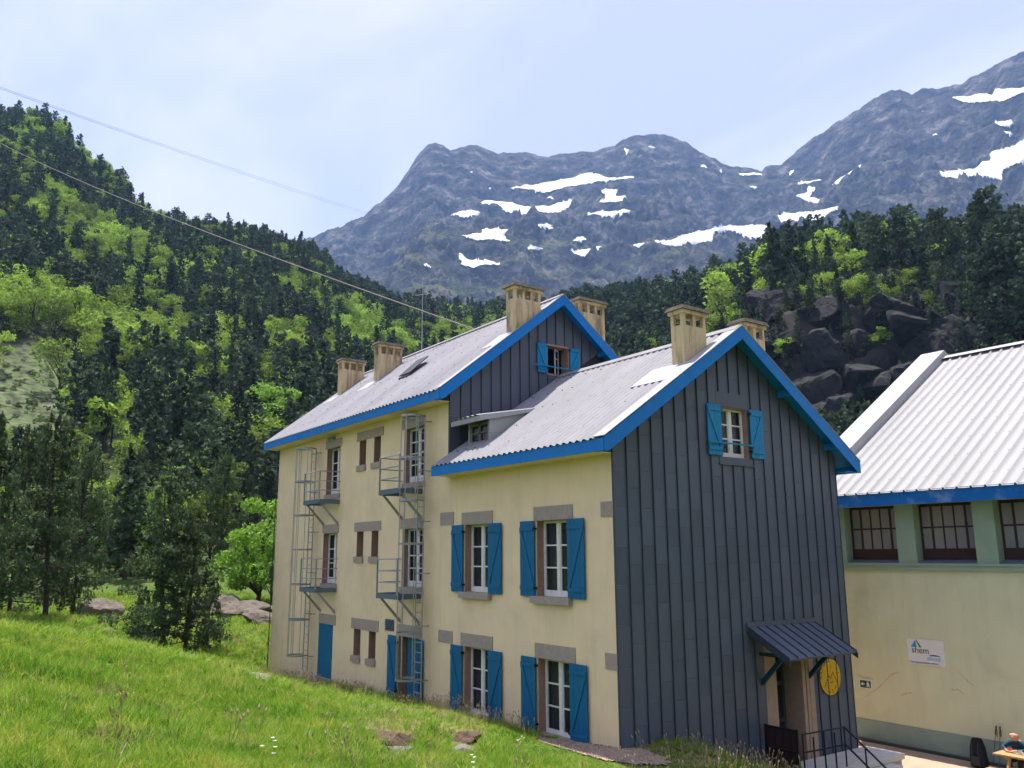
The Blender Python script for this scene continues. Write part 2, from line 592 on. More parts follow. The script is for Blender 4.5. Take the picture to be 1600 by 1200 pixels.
# ------------------------------------------------------------------ the refuge: main block + lower wing
REF = empty('mountain_refuge', (-7, 4, -1.4), 'cream rendered refuge with slate grey gables, blue trim and zinc roofs', 'building')
XM, XL, WD, WM = -7.03, -21.06, 8.5, 8.21            # main gable plane, far end, wing depth, main depth
EO, VO = 0.563, 0.41                                 # eave and verge overhang
SW, ZW = 0.668, 6.66                                 # wing roof: slope, eave edge height
SM, ZM = 0.78, 8.896
wing_z = lambda y: ZW + SW * (min(y, WD - y) + EO)
main_z = lambda y: ZM + SM * (min(y, WM - y) + EO)

win = {
 'A3': (-15.95, -14.75, 6.36, 8.12), 'A2': (-16.0, -14.75, 3.13, 4.95), 'A1': (-16.08, -14.85, -0.12, 1.71),
 'C3': (-9.80, -8.52, 6.36, 8.12), 'C2': (-9.80, -8.53, 3.13, 4.96), 'C1': (-9.92, -8.62, -0.45, 1.71),
 'W1u': (-6.13, -4.93, 3.14, 4.97), 'W2u': (-2.82, -1.60, 3.14, 4.97),
 'W1l': (-6.13, -4.93, 0.0, 1.71), 'W2l': (-2.82, -1.60, 0.0, 1.71)}
slits = []
for z0, z1 in ((7.22, 8.12), (4.08, 4.95), (0.82, 1.71)):
    slits += [(-13.12, -12.60, z0, z1), (-11.98, -11.48, z0, z1)]
vent = (-10.85, -10.23, 1.80, 2.16)
mb = MB()
holed_wall(mb, TF, XL, XM, -2.2, 9.15, [win[k] for k in ('A3', 'A2', 'A1', 'C3', 'C2', 'C1')] + slits + [vent], 0, -0.35)
mb.build('facade_wall', 'render_cream', REF)
mb = MB()
holed_wall(mb, TF, XM, 0.0, -2.2, 6.9, [win[k] for k in ('W1u', 'W2u', 'W1l', 'W2l')], 0, -0.35)
mb.build('facade_wall', 'render_cream', REF)
# far end wall and rear walls
mb = MB()
p = clip(clip([(0.35, -2.2), (WM, -2.2), (WM, 14), (0.35, 14)], -SM, 1, ZM + SM * EO - 0.15), SM, 1, ZM + SM * (WM + EO) - 0.15)
mb.prism([(XL, a, z) for a, z in p], (0.3, 0, 0))
mb.build('end_wall', 'render_cream', REF)
MB().box(XL + 0.3, XM, WM - 0.3, WM, -2.2, 9.1).build('rear_wall', 'render_cream', REF)
MB().box(XM, -0.3, WD - 0.3, WD, -2.2, 6.9).build('rear_wall', 'render_cream', REF)
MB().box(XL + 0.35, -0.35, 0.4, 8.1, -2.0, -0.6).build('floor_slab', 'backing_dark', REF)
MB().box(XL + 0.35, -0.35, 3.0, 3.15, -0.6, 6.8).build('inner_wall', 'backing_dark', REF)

# ---- gable cladding
def cladding(T, w, a_w, joints, holes, planes, z0, zt, tag_planes_backing):
    mb = MB()
    holed_wall(mb, T, 0.36, w - 0.31, z0, zt, holes, -0.012, -0.3, tag_planes_backing)
    mb.build('gable_wall', 'backing_dark', REF)
    n = int(math.ceil(w / a_w))
    for c in range(n):
        c0, c1 = c * a_w, min((c + 1) * a_w, w)
        if c1 - c0 < 0.05: continue
        js = [z0] + [j for j in joints[c % 2] if z0 < j < zt] + [zt]
        js = sorted(js)
        for k in range(len(js) - 1):
            for r in minus((c0 + 0.004, c1 - 0.004, js[k] + 0.006, js[k + 1]), holes):
                p = rect_poly(r)
                for pl in planes:
                    if p: p = clip(p, *pl)
                if len(p) > 2 and area(p) > 0.004:
                    o = 0.010 + rnd.uniform(0, 0.004)
                    MB().prism([T(a, -0.01, z) for a, z in p], np.array(T(0, o, 0)) - np.array(T(0, -0.01, 0))).build('panel', 'slate_panel', REF)
        # the standing seam on this column's far edge
        if c1 < w - 0.02:
            for r in minus((c1 - 0.008, c1 + 0.008, z0, zt), holes):
                p = rect_poly(r)
                for pl in planes:
                    if p: p = clip(p, *pl)
                if len(p) > 2 and area(p) > 0.001:
                    MB().prism([T(a, 0.0, z) for a, z in p], np.array(T(0, 0.048, 0)) - np.array(T(0, 0, 0))).build('seam', 'slate_seam', REF)
GW = TG(0.0)
GM = TG(XM)
wp = [(-SW, 1, ZW + SW * EO - 0.13), (SW, 1, ZW + SW * (WD + EO) - 0.13)]
wwin = (3.73, 4.77, 6.53, 7.82)
cladding(GW, WD, 0.41, ([6.02 + 0.85 * k for k in range(-10, 6)], [5.61 + 0.85 * k for k in range(-10, 6)]),
         [(3.60, 4.90, 6.34, 8.20), (4.86, 6.80, -3, 2.3)], wp, -2.2, 10.0, wp)
mwin = (3.72, 4.57, 9.95, 10.88)
mp_ = [(-SM, 1, ZM + SM * EO - 0.13), (SM, 1, ZM + SM * (WM + EO) - 0.13)]
low = [(SW, -1, -(ZW + SW * EO) + 0.10)]               # hidden below the wing roof
lowb = [(SW, -1, -(ZW + SW * EO) + 0.5)]
cladding(GM, WM, 0.37, ([8.2, 12.2], [8.2, 12.2]), [(3.66, 4.63, 9.89, 10.94)], mp_ + low, 6.0, 13.0, mp_ + lowb)
MB().box(-0.018, 0.030, -0.012, 0.0, -2.2, 6.85).build('corner_trim', 'slate_seam', REF)
MB().box(-0.30, 0.030, WD, WD + 0.012, -2.2, 6.85).build('corner_trim', 'slate_seam', REF)
MB().box(XM - 0.05, XM + 0.028, -0.012, 0.0, 6.95, 9.1).build('corner_trim', 'slate_seam', REF)
# plain header and sill sheets round the wing's gable window, reveal frames
bx(MB(), GW, 3.60, 4.90, -0.01, 0.018, 7.83, 8.20).build('window_header', 'slate_panel', REF)
bx(MB(), GW, 3.60, 3.73, -0.01, 0.016, 6.53, 7.83).build('window_cheek', 'slate_panel', REF)
bx(MB(), GW, 4.77, 4.90, -0.01, 0.016, 6.53, 7.83).build('window_cheek', 'slate_panel', REF)
bx(bx(MB(), GW, 3.60, 4.90, -0.01, 0.03, 6.34, 6.525), GW, 3.58, 4.92, 0.03, 0.06, 6.335, 6.36).build('window_sill', 'slate_panel', REF)

# ---- roofs
def corr(name, x0, x1, y0, z0, y1, z1, period, amp, m, kind='wave', parent=REF, cut=None):
    n = int(round((x1 - x0) / period))
    per = (x1 - x0) / n
    prof = ([(k / 8.0, 0.5 - 0.5 * math.cos(2 * math.pi * k / 8)) for k in range(8)] if kind == 'wave' else
            [(0, 0), (0.80, 0), (0.85, 1), (0.95, 1)])
    xs, hs = [], []
    for i in range(n):
        for t, h in prof:
            xs.append(x0 + (i + t) * per)
            hs.append(h * amp)
    xs.append(x1); hs.append(prof[0][1] * amp)
    L = math.hypot(y1 - y0, z1 - z0)
    nx = np.array([0, -(z1 - z0) / L, abs(y1 - y0) / L])
    if y1 < y0: nx = np.array([0, (z1 - z0) / L, abs(y1 - y0) / L])
    V = []
    for x, h in zip(xs, hs): V.append((x, y0 + nx[1] * h, z0 + nx[2] * h))
    for x, h in zip(xs, hs): V.append((x, y1 + nx[1] * h, z1 + nx[2] * h))
    k = len(xs)
    F = np.array([(i, i + 1, k + i + 1, k + i) for i in range(k - 1)])
    me = mesh_np(name, V, F, m)
    return link(name, me, parent)
def deck(name, x0, x1, ya, za, yb, zb, th, m, parent=REF):
    return MB().hexa([(x0, ya, za - th), (x1, ya, za - th), (x1, yb, zb - th), (x0, yb, zb - th),
                      (x0, ya, za), (x1, ya, za), (x1, yb, zb), (x0, yb, zb)]).build(name, m, parent)
RW, RM = WD / 2, WM / 2
ZRW, ZRM = ZW + SW * (RW + EO), ZM + SM * (RM + EO)
lift = 0.012
for (x0, x1, yr, zr, ze, wd, per, m) in ((XL - 0.35, XM + VO, RM, ZRM, ZM, WM, 0.25, 'roof_zinc'), (XM + 0.02, VO, RW, ZRW, ZW, WD, 0.235, 'roof_wing')):
    for sgn in (0, 1):
        ye = -EO if not sgn else wd + EO
        yo = ye - 0.05 if not sgn else ye + 0.05
        zo = ze - 0.05 * (zr - ze) / (yr + EO)
        corr('roof_slope', x0 - 0.02, x1 + 0.02 - 0.3 if m == 'roof_wing' else x1 + 0.02 - 0.2, yo, zo + lift, yr, zr + lift, per, 0.05, m)
        deck('roof_deck', x0, x1, ye, ze - 0.004, yr, zr - 0.004, 0.10, 'blue_trim')
        # smooth verge flashing along the gable edge
        w = 0.34 if m == 'roof_wing' else 0.22
        deck('verge_flashing', x1 - w, x1 + 0.045, yo, zo + 0.078, yr, zr + 0.078, 0.02, 'flashing_white')
    MB().prism([(x0, yr - 0.22, zr - 0.22 * 0.7 + 0.10), (x0, yr, zr + 0.10), (x0, yr + 0.22, zr - 0.22 * 0.7 + 0.10),
                (x0, yr + 0.22, zr - 0.22 * 0.7 + 0.075), (x0, yr, zr + 0.075), (x0, yr - 0.22, zr - 0.22 * 0.7 + 0.075)],
               (x1 - x0, 0, 0)).build('ridge_cap', m, REF)
    # screws in rows
    mb = MB()
    sl = (zr - ze) / (yr + EO)
    for row in np.linspace(0.12, 0.9, 5):
        yy = -EO + (yr + EO) * row
        zz = ze + sl * (yy + EO) + 0.05
        x = x0 + 0.4
        while x < x1 - 0.5:
            mb.box(x - 0.016, x + 0.016, yy - 0.016, yy + 0.016, zz - 0.01, zz + 0.018)
            x += per * rnd.choice((2, 3, 3, 4))
    so = mb.build('screw_heads', 'screw_dark', REF)
    so['kind'] = 'stuff'
# eave fascias and bargeboards
FH = 0.29
MB().box(XL - 0.34, XM + VO - 0.02, -EO - 0.03, -EO, ZM - FH, ZM - 0.01).build('eave_fascia', 'blue_trim', REF)
MB().box(XM - 0.02, VO - 0.02, -EO - 0.03, -EO, ZW - FH, ZW - 0.01).build('eave_fascia', 'blue_trim', REF)
MB().box(XM, VO - 0.02, WD + EO, WD + EO + 0.03, ZW - FH, ZW - 0.01).build('eave_fascia', 'blue_trim', REF)
MB().box(XL - 0.34, XM + VO - 0.02, WM + EO, WM + EO + 0.03, ZM - FH, ZM - 0.01).build('eave_fascia', 'blue_trim', REF)
MB().box(XL - 0.3, XM, -EO, 0.0, ZM - FH + 0.005, ZM - FH + 0.03).build('soffit', 'render_cream', REF)
MB().box(XM + 0.001, XM + VO - 0.04, -EO, -EO + 0.10, ZM - FH + 0.005, ZM - FH + 0.03).build('soffit', 'blue_trim', REF)
MB().box(XM, 0.0, -EO, 0.0, ZW - FH + 0.005, ZW - FH + 0.03).build('soffit', 'render_cream', REF)
MB().box(0.001, VO - 0.04, -EO, -EO + 0.10, ZW - FH + 0.005, ZW - FH + 0.03).build('soffit', 'blue_trim', REF)
MB().box(0.032, VO - 0.04, WD, WD + EO, ZW - FH + 0.005, ZW - FH + 0.03).build('soffit', 'blue_trim', REF)
def barge(x, wd, yr, zr, ze, sl):
    for sgn in (0, 1):
        f = (lambda y: y) if not sgn else (lambda y: wd - y)
        y0 = -EO - 0.03
        z0 = ze + sl * (y0 + EO)
        pts = [(x, f(y0), z0 + 0.03), (x, f(yr), zr + 0.045), (x, f(yr), zr - 0.30), (x, f(y0 + 0.10), ze - FH - 0.01), (x, f(y0), ze - FH - 0.01)]
        MB().prism(pts, (0.035, 0, 0)).build('bargeboard', 'blue_trim', REF)
barge(VO, WD, RW, ZRW, ZW, SW)
barge(XM + VO, WM, RM, ZRM, ZM, SM)
barge(XL - 0.385, WM, RM, ZRM, ZM, SM)
# purlin ends under the verges
for X0, wd, fz, ys in ((0.03, WD, wing_z, (0.42, 2.36, 4.25, 6.14, 8.08)), (XM + 0.03, WM, main_z, (0.40, 2.27, 4.105, 5.94, 7.8))):
    for y in ys:
        z = fz(y) - 0.16
        MB().prism([(X0, y - 0.06, z - 0.17), (X0, y + 0.06, z - 0.17), (X0, y + 0.06, z), (X0, y - 0.06, z)], (VO - 0.04, 0, 0)).build('purlin_end', 'blue_trim', REF)

# ---- windows
def shutter(T, a0, a1, z0, z1, flip, parent, m='blue_shutter', o=0.045):
    mb = MB()
    w = a1 - a0
    nb = 4
    for k in range(nb):
        bx(mb, T, a0 + w * k / nb + 0.0025, a0 + w * (k + 1) / nb - 0.0025, o, o + 0.028, z0, z1)
    bx(mb, T, a0 + 0.004, a1 - 0.004, o + 0.002, o + 0.02, z0 + 0.01, z1 - 0.01)
    h = z1 - z0
    t0, t1 = o + 0.028, o + 0.052
    b1, b2 = z0 + 0.07 * h + 0.03, z1 - 0.13 * h
    bx(mb, T, a0 + 0.01, a1 - 0.01, t0, t1, b1, b1 + 0.09)
    bx(mb, T, a0 + 0.01, a1 - 0.01, t0, t1, b2, b2 + 0.09)
    lo, hi = (a1 - 0.05, a0 + 0.05) if flip else (a0 + 0.05, a1 - 0.05)
    sx = 0.05 if lo < hi else -0.05
    d = np.array(T(0, t1 - 0.004, 0)) - np.array(T(0, t0, 0))
    mb.prism([T(lo - sx, t0, b1 + 0.09), T(lo + sx, t0, b1 + 0.09), T(hi + sx, t0, b2), T(hi - sx, t0, b2)], d)
    # hinge straps
    s = mb.build('shutter', m, parent)
    hb = MB()
    hx = a1 if flip else a0
    for zz in (b1 + 0.045, b2 + 0.045):
        bx(hb, T, hx - 0.03, hx + 0.03, 0.0, o + 0.06, zz - 0.02, zz + 0.02)
    hb.build('hinge', 'black_metal', parent)
    return s
def window(T, a0, a1, z0, z1, rows=3, rec=0.2, reveal='stone_reveal', curtain=True, low=0.12, sub='window', open_leaf=False):
    """frame as the part, its panes, reveal and curtain as sub-parts"""
    mb = MB()
    fo, fi = -rec, -rec - 0.06
    t = 0.055
    bx(mb, T, a0 + 0.012, a0 + t, fi, fo, z0 + 0.012, z1 - 0.012)
    bx(mb, T, a1 - t, a1 - 0.012, fi, fo, z0 + 0.012, z1 - 0.012)
    bx(mb, T, a0 + t, a1 - t, fi, fo, z1 - t - 0.01, z1 - 0.012)
    bx(mb, T, a0 + t, a1 - t, fi, fo + 0.02, z0 + 0.012, z0 + t + low)
    am = (a0 + a1) / 2
    bx(mb, T, am - 0.05, am + 0.05, fi, fo + 0.012, z0 + t + low, z1 - t - 0.01)
    zb, zt = z0 + t + low, z1 - t - 0.01
    for k in range(1, rows):
        z = zb + (zt - zb) * k / rows
        for (p, q) in ((a0 + t, am - 0.05), (am + 0.05, a1 - t)):
            bx(mb, T, p, q, fi + 0.01, fo - 0.006, z - 0.018, z + 0.018)
    # leaf stiles
    for (p, q) in ((a0 + t, a0 + t + 0.035), (am - 0.085, am - 0.05), (am + 0.05, am + 0.085), (a1 - t - 0.035, a1 - t)):
        bx(mb, T, p, q, fi + 0.008, fo - 0.003, zb, zt)
    f = mb.build(sub, 'white_paint', REF)
    for k in range(rows):
        za, zc = zb + (zt - zb) * k / rows, zb + (zt - zb) * (k + 1) / rows
        for (p, q) in ((a0 + t, am - 0.05), (am + 0.05, a1 - t)):
            bx(MB(), T, p, q, fi + 0.02, fi + 0.026, za, zc).build('pane', 'glass', f)
    if reveal:
        mr = MB()
        e = 0.012
        for (p, q, r_, s_) in ((a0, a0 + e, z0, z1), (a1 - e, a1, z0, z1), (a0 + e, a1 - e, z1 - e, z1), (a0 + e, a1 - e, z0, z0 + e)):
            bx(mr, T, p, q, fi - 0.08, 0.006, r_, s_)
        mr.build('reveal', reveal, f)
    if curtain:
        cm = MB()
        n = 26
        for side in (0, 1):
            s0, s1 = (a0 + 0.06, a0 + (a1 - a0) * 0.33) if not side else (a1 - (a1 - a0) * 0.36, a1 - 0.06)
            for k in range(n):
                p, q = s0 + (s1 - s0) * k / n, s0 + (s1 - s0) * (k + 1) / n
                oa, ob = -rec - 0.14 - 0.03 * math.sin(k * 1.3), -rec - 0.14 - 0.03 * math.sin((k + 1) * 1.3)
                cm.quad(T(p, oa, z0 + 0.06), T(q, ob, z0 + 0.06), T(q, ob, z1 - 0.04), T(p, oa, z1 - 0.04))
        cm.build('curtain', 'curtain', f, fix=False)
    return f
def lintel(T, a0, a1, z0, z1):
    return bx(MB(), T, a0, a1, -0.01, 0.022, z0, z1).build('lintel', 'stone_trim', REF)
def sill(T, a0, a1, z, h=0.17, o=0.10):
    return bx(MB(), T, a0, a1, -0.19, o, z - h, z).build('sill', 'stone_trim', REF)
for k in ('A3', 'A2', 'C3', 'C2'):
    a0, a1, z0, z1 = win[k]
    f = window(TF, a0, a1, z0, z1, rows=4 if k[0] == 'C' else 3, curtain=False, low=0.18)
    sill(TF, a0 - 0.02, a1 + 0.1, z0 + 0.012, 0.16, 0.07)
for k in ('W1u', 'W2u', 'W1l', 'W2l'):
    a0, a1, z0, z1 = win[k]
    f = window(TF, a0, a1, z0, z1, rows=3, low=0.10 if k[2] == 'u' else 0.05)
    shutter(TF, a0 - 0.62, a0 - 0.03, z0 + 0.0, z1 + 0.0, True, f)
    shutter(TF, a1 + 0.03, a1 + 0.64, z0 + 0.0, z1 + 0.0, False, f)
    sill(TF, a0 - 0.14, a1 + 0.12, z0 + 0.014, 0.17, 0.14)
for a0, a1 in ((-16.1, -14.63), (-13.32, -11.3), (-9.95, -8.49)):
    for zb, zt in ((8.12, 8.43), (4.955, 5.265), (1.715, 2.06)):
        lintel(TF, a0, a1, zb, zt)
for a0, a1 in ((-6.30, -4.76), (-2.93, -1.41)):
    for zb, zt in ((4.975, 5.31), (1.715, 2.05)):
        lintel(TF, a0, a1, zb, zt)
for a0, a1, z0, z1 in ((-7.47, -6.74, 5.0, 5.36), (-7.50, -6.75, 1.72, 2.05), (-0.41, -0.0, 4.97, 5.31), (-0.39, -0.0, 1.70, 2.04)):
    bx(MB(), TF, a0, a1, -0.01, 0.022, z0, z1).build('quoin_stone', 'stone_trim', REF)
for (a0, a1, z0, z1) in slits:
    mr = MB()
    e = 0.012
    for (p, q, r_, s_) in ((a0, a0 + e, z0, z1), (a1 - e, a1, z0, z1), (a0 + e, a1 - e, z1 - e, z1), (a0 + e, a1 - e, z0, z0 + e)):
        bx(mr, TF, p, q, -0.36, 0.006, r_, s_)
    f = mr.build('slit_window', 'stone_reveal', REF)
    bx(MB(), TF, a0 + e, a1 - e, -0.34, -0.33, z0 + e, z1 - e).build('pane', 'glass', f)
    sill(TF, a0 - 0.13, a1 + 0.03, z0 + 0.02, 0.20, 0.06)
# ventilation grille
vb = bx(MB(), TF, vent[0], vent[1], -0.12, -0.1, vent[2], vent[3]).build('vent_grille', 'backing_dark', REF)
for k in range(5):
    z = vent[2] + 0.03 + k * 0.07
    MB().prism([TF(vent[0], -0.08, z + 0.05), TF(vent[0], 0.02, z), TF(vent[0], 0.02, z + 0.015), TF(vent[0], -0.08, z + 0.065)],
               (vent[1] - vent[0], 0, 0)).build('slat', 'grating_blue', vb)
# blue closed doors A1 and C1
a0, a1, z0, z1 = win['A1']
d = bx(MB(), TF, a0 + 0.01, a1 - 0.01, -0.06, 0.02, z0, z1 - 0.005).build('door', 'blue_shutter', REF)
sill(TF, a0 - 0.05, a1 + 0.05, z0, 0.14, 0.08)
a0, a1, z0, z1 = win['C1']
d = MB()
for k in range(6):
    p = a0 + 0.30 + (a1 - a0 - 0.32) * k / 6
    bx(d, TF, p + 0.003, p + (a1 - a0 - 0.32) / 6 - 0.003, -0.2, -0.16, z0, z1 - 0.04)
d = d.build('door', 'blue_shutter', REF)
mr = MB()
for (p, q, r_, s_) in ((a0, a0 + 0.012, z0, z1), (a1 - 0.012, a1, z0, z1), (a0 + 0.012, a1 - 0.012, z1 - 0.012, z1)):
    bx(mr, TF, p, q, -0.34, 0.006, r_, s_)
mr.build('reveal', 'stone_reveal', d)
shutter(TF, a0 - 0.60, a0 - 0.02, -0.12, z1 - 0.01, True, d)
shutter(TF, a1 + 0.02, a1 + 0.30, -0.12, z1 - 0.01, False, d)
# small wall lamps under the eave
for x in (-15.35, -9.15):
    MB().box(x - 0.11, x + 0.11, -0.16, 0.0, 8.44, 8.52).box(x - 0.05, x + 0.05, -0.3, -0.16, 8.36, 8.5).build('wall_lamp', 'plinth_green', REF)

# gable windows with guard bar
f = window(GW, wwin[0], wwin[1], wwin[2], wwin[3], rows=3, rec=0.14, low=0.08, curtain=True)
shutter(GW, 3.18, 3.70, 6.56, 7.84, True, f, 'blue_shutter_gable_lit')
shutter(GW, 4.82, 5.34, 6.56, 7.84, False, f, 'blue_shutter_gable_lit')
bx(MB(), GW, 3.12, 4.95, 0.11, 0.14, 6.85, 6.89).build('guard_bar', 'blue_shutter_gable_lit', f)
mb = MB()
T = GM
a0, a1, z0, z1 = mwin
for (p, q, r_, s_) in ((a0 - 0.06, a0, z0 - 0.06, z1 + 0.06), (a1, a1 + 0.06, z0 - 0.06, z1 + 0.06), (a0, a1, z1, z1 + 0.06), (a0, a1, z0 - 0.06, z0)):
    bx(mb, T, p, q, -0.34, 0.02, r_, s_)
f = mb.build('window', 'stone_reveal', REF)
lm = MB()                                             # a casement leaf standing open
for (p, q, r_, s_) in ((0.0, 0.05, z0, z1), (0.36, 0.41, z0, z1), (0.05, 0.36, z0, z0 + 0.05), (0.05, 0.36, z1 - 0.05, z1), (0.05, 0.36, z0 + 0.3, z0 + 0.325), (0.05, 0.36, z0 + 0.6, z0 + 0.625)):
    c = np.array([XM - 0.22, a0 + 0.46, 0.0])
    u = np.array([-0.55, 0.83, 0.0])
    n_ = np.array([0.83, 0.55, 0.0]) * 0.03
    P = [c + u * p + np.array([0, 0, r_]), c + u * q + np.array([0, 0, r_]), c + u * q + np.array([0, 0, s_]), c + u * p + np.array([0, 0, s_])]
    lm.prism(P, n_)
lm.build('casement_leaf', 'white_paint', f)
shutter(GM, 3.26, 3.66, 9.93, 10.92, True, f, 'blue_shutter_gable_lit')
shutter(GM, 4.63, 5.06, 9.93, 10.92, False, f, 'blue_shutter_gable_lit')
bx(MB(), GM, 3.08, 5.10, 0.12, 0.15, 10.13, 10.17).build('guard_bar', 'blue_shutter_gable_lit', f)
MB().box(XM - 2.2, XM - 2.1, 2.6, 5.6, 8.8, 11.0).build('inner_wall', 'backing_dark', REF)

# ---- doorway, canopy
MB().box(-0.34, 0.02, 4.86, 5.28, -2.2, 2.28).build('door_jamb', 'door_stone', REF)
jb = MB()
for k, (p, q, o) in enumerate(((6.32, 6.44, 0.02), (6.44, 6.47, 0.0), (6.47, 6.58, 0.03), (6.58, 6.61, 0.0), (6.61, 6.80, 0.02))):
    jb.box(-0.55, o, p + 0.0005, q - 0.0005, -2.2, 2.28)
jb.build('door_jamb', 'door_stone', REF)
MB().box(-0.34, 0.02, 5.285, 6.315, 1.9, 2.28).build('door_head', 'door_stone', REF)
dr = MB().box(-0.60, -0.55, 5.28, 6.32, -0.95, 1.9).build('door', 'dark_metal', REF)
for z0, z1 in ((-0.8, -0.1), (0.0, 0.8), (0.9, 1.8)):
    MB().box(-0.548, -0.542, 5.40, 5.78, z0, z1).build('pane', 'glass', dr)
    MB().box(-0.548, -0.542, 5.83, 6.22, z0, z1).build('pane', 'glass', dr)
MB().box(-0.54, -0.36, 5.26, 5.285, -2.2, 2.28).build('reveal', 'stone_reveal', dr)
CY0, CY1 = 4.28, 6.98
n = 8
cp = MB().hexa([(0.03, CY0, 2.32), (1.18, CY0, 1.68), (1.18, CY1, 1.68), (0.03, CY1, 2.32),
                (0.03, CY0, 2.36), (1.18, CY0, 1.72), (1.18, CY1, 1.72), (0.03, CY1, 2.36)]).build('canopy', 'slate_panel', REF)
for k in range(n):
    y0, y1 = CY0 + (CY1 - CY0) * k / n, CY0 + (CY1 - CY0) * (k + 1) / n
    MB().hexa([(0.04, y0 + 0.012, 2.356), (1.20, y0 + 0.012, 1.711), (1.20, y1 - 0.012, 1.711), (0.04, y1 - 0.012, 2.356),
               (0.04, y0 + 0.012, 2.372), (1.20, y0 + 0.012, 1.727), (1.20, y1 - 0.012, 1.727), (0.04, y1 - 0.012, 2.372)]).build('panel', 'slate_panel', cp)
for k in range(n + 1):
    y = CY0 + (CY1 - CY0) * k / n
    MB().hexa([(0.04, y - 0.011, 2.36), (1.20, y - 0.011, 1.715), (1.20, y + 0.011, 1.715), (0.04, y + 0.011, 2.36),
               (0.04, y - 0.011, 2.405), (1.20, y - 0.011, 1.76), (1.20, y + 0.011, 1.76), (0.04, y + 0.011, 2.405)]).build('seam', 'slate_seam', cp)
for y in (CY0 - 0.02, CY1 + 0.0):
    MB().prism([(0.03, y, 2.36), (1.22, y, 1.70), (1.22, y, 1.56), (0.03, y, 2.22)], (0, 0.018, 0)).build('valance', 'slate_seam', cp)
MB().box(0.026, 0.06, CY0 - 0.03, CY1 + 0.03, 2.30, 2.48).build('flashing', 'slate_panel', cp)
for y in (4.72, 6.62):
    MB().prism([(0.03, y - 0.04, 0.98), (0.03, y - 0.04, 1.12), (0.78, y - 0.04, 1.86), (0.86, y - 0.04, 1.79)], (0, 0.08, 0)).box(0.02, 0.95, y - 0.04, y + 0.04, 1.68, 1.76).build('bracket', 'bracket_dark', cp)

# ---- dormer on the wing roof
dx0, dx1 = -6.52, -5.42
dm = MB()
zf = lambda y: ZW + SW * (y + EO)
for x in (dx0, dx1 - 0.06):
    dm.prism([(x, 0.34, zf(0.34) - 0.05), (x, 0.34, 7.93), (x, 1.95, 8.28), (x, 1.95, zf(1.95) - 0.05)], (0.06, 0, 0))
dm = dm.build('dormer', 'flashing_white', REF)
MB().hexa([(dx0 - 0.4, -0.02, 7.84), (dx1 + 0.10, -0.02, 7.84), (dx1 + 0.10, 2.05, 8.30), (dx0 - 0.4, 2.05, 8.30),
           (dx0 - 0.4, -0.02, 7.99), (dx1 + 0.10, -0.02, 7.99), (dx1 + 0.10, 2.10, 8.40), (dx0 - 0.4, 2.10, 8.40)]).build('dormer_roof', 'flashing_white', dm)
corr('dormer_sheet', dx0 - 0.42, dx1 + 0.0, -0.06, 7.995, 2.10, 8.405, 0.235, 0.035, 'roof_wing', parent=dm)
fr = MB()
for (p, q, r_, s_) in ((dx0 + 0.06, dx0 + 0.16, 7.22, 7.88), (dx1 - 0.16, dx1 - 0.06, 7.22, 7.88), ((dx0 + dx1) / 2 - 0.05, (dx0 + dx1) / 2 + 0.05, 7.22, 7.88),
                       (dx0 + 0.16, dx1 - 0.16, 7.80, 7.88), (dx0 + 0.16, dx1 - 0.16, 7.26, 7.36), (dx0 + 0.16, dx1 - 0.16, 7.56, 7.60)):
    fr.box(p, q, 0.36, 0.42, r_, s_)
fr.build('dormer_frame', 'rock_pale', dm)
for (p, q) in ((dx0 + 0.16, (dx0 + dx1) / 2 - 0.05), ((dx0 + dx1) / 2 + 0.05, dx1 - 0.16)):
    MB().box(p, q, 0.40, 0.405, 7.3, 7.84).build('pane', 'glass', dm)
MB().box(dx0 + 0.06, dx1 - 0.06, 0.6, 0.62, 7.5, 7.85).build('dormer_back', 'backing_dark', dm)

# ---- chimneys
def chimney(x0, x1, y0, y1, fz, zt, nx, ny):
    ch = MB().prism([(x0, y0, fz(y0) - 0.03), (x0, y1, fz(y1) - 0.03), (x0, y1, zt - 0.30), (x0, y0, zt - 0.30)], (x1 - x0, 0, 0)).build('chimney', 'chimney_render', REF)
    mb = MB()
    t = 0.10
    def posts(c0, c1, n):
        w = (c1 - c0 - t * (n + 1)) / n
        return [(c0 + k * (w + t), c0 + k * (w + t) + t) for k in range(n + 1)]
    px_, py_ = posts(x0, x1, nx), posts(y0, y1, ny)
    for i, (p, q) in enumerate(px_):
        for j, (r_, s_) in enumerate(py_):
            if 0 < i < nx and 0 < j < ny: continue
            mb.box(p, q, r_, s_, zt - 0.30, zt)
    mb.build('flue_posts', 'chimney_render', ch)
    MB().box(x0 + t, x1 - t, y0 + t + 0.05, y1 - t - 0.05, zt - 0.31, zt - 0.295).build('flue_floor', 'backing_dark', ch)
    MB().box(x0 - 0.05, x1 + 0.05, y0 - 0.05, y1 + 0.05, zt, zt + 0.09).build('cap_course', 'chimney_render', ch)
    e = 0.11
    MB().hexa([(x0 - e, y0 - e, zt + 0.09), (x1 + e, y0 - e, zt + 0.09), (x1 + e, y1 + e, zt + 0.09), (x0 - e, y1 + e, zt + 0.09),
               (x0 - e + .05, y0 - e + .05, zt + 0.2), (x1 + e - .05, y0 - e + .05, zt + 0.2), (x1 + e - .05, y1 + e - .05, zt + 0.2), (x0 - e + .05, y1 + e - .05, zt + 0.2)]
              ).build('cap', 'chimney_cap', ch)
    return ch
chimney(-0.46, -0.04, 2.58, 3.42, wing_z, 10.12, 1, 2)
chimney(-0.46, -0.04, 4.98, 5.80, wing_z, 10.16, 1, 2)
chimney(-7.12, -6.66, 2.14, 3.18, main_z, 12.46, 1, 3)
chimney(-7.12, -6.66, 4.85, 5.95, main_z, 12.46, 1, 3)
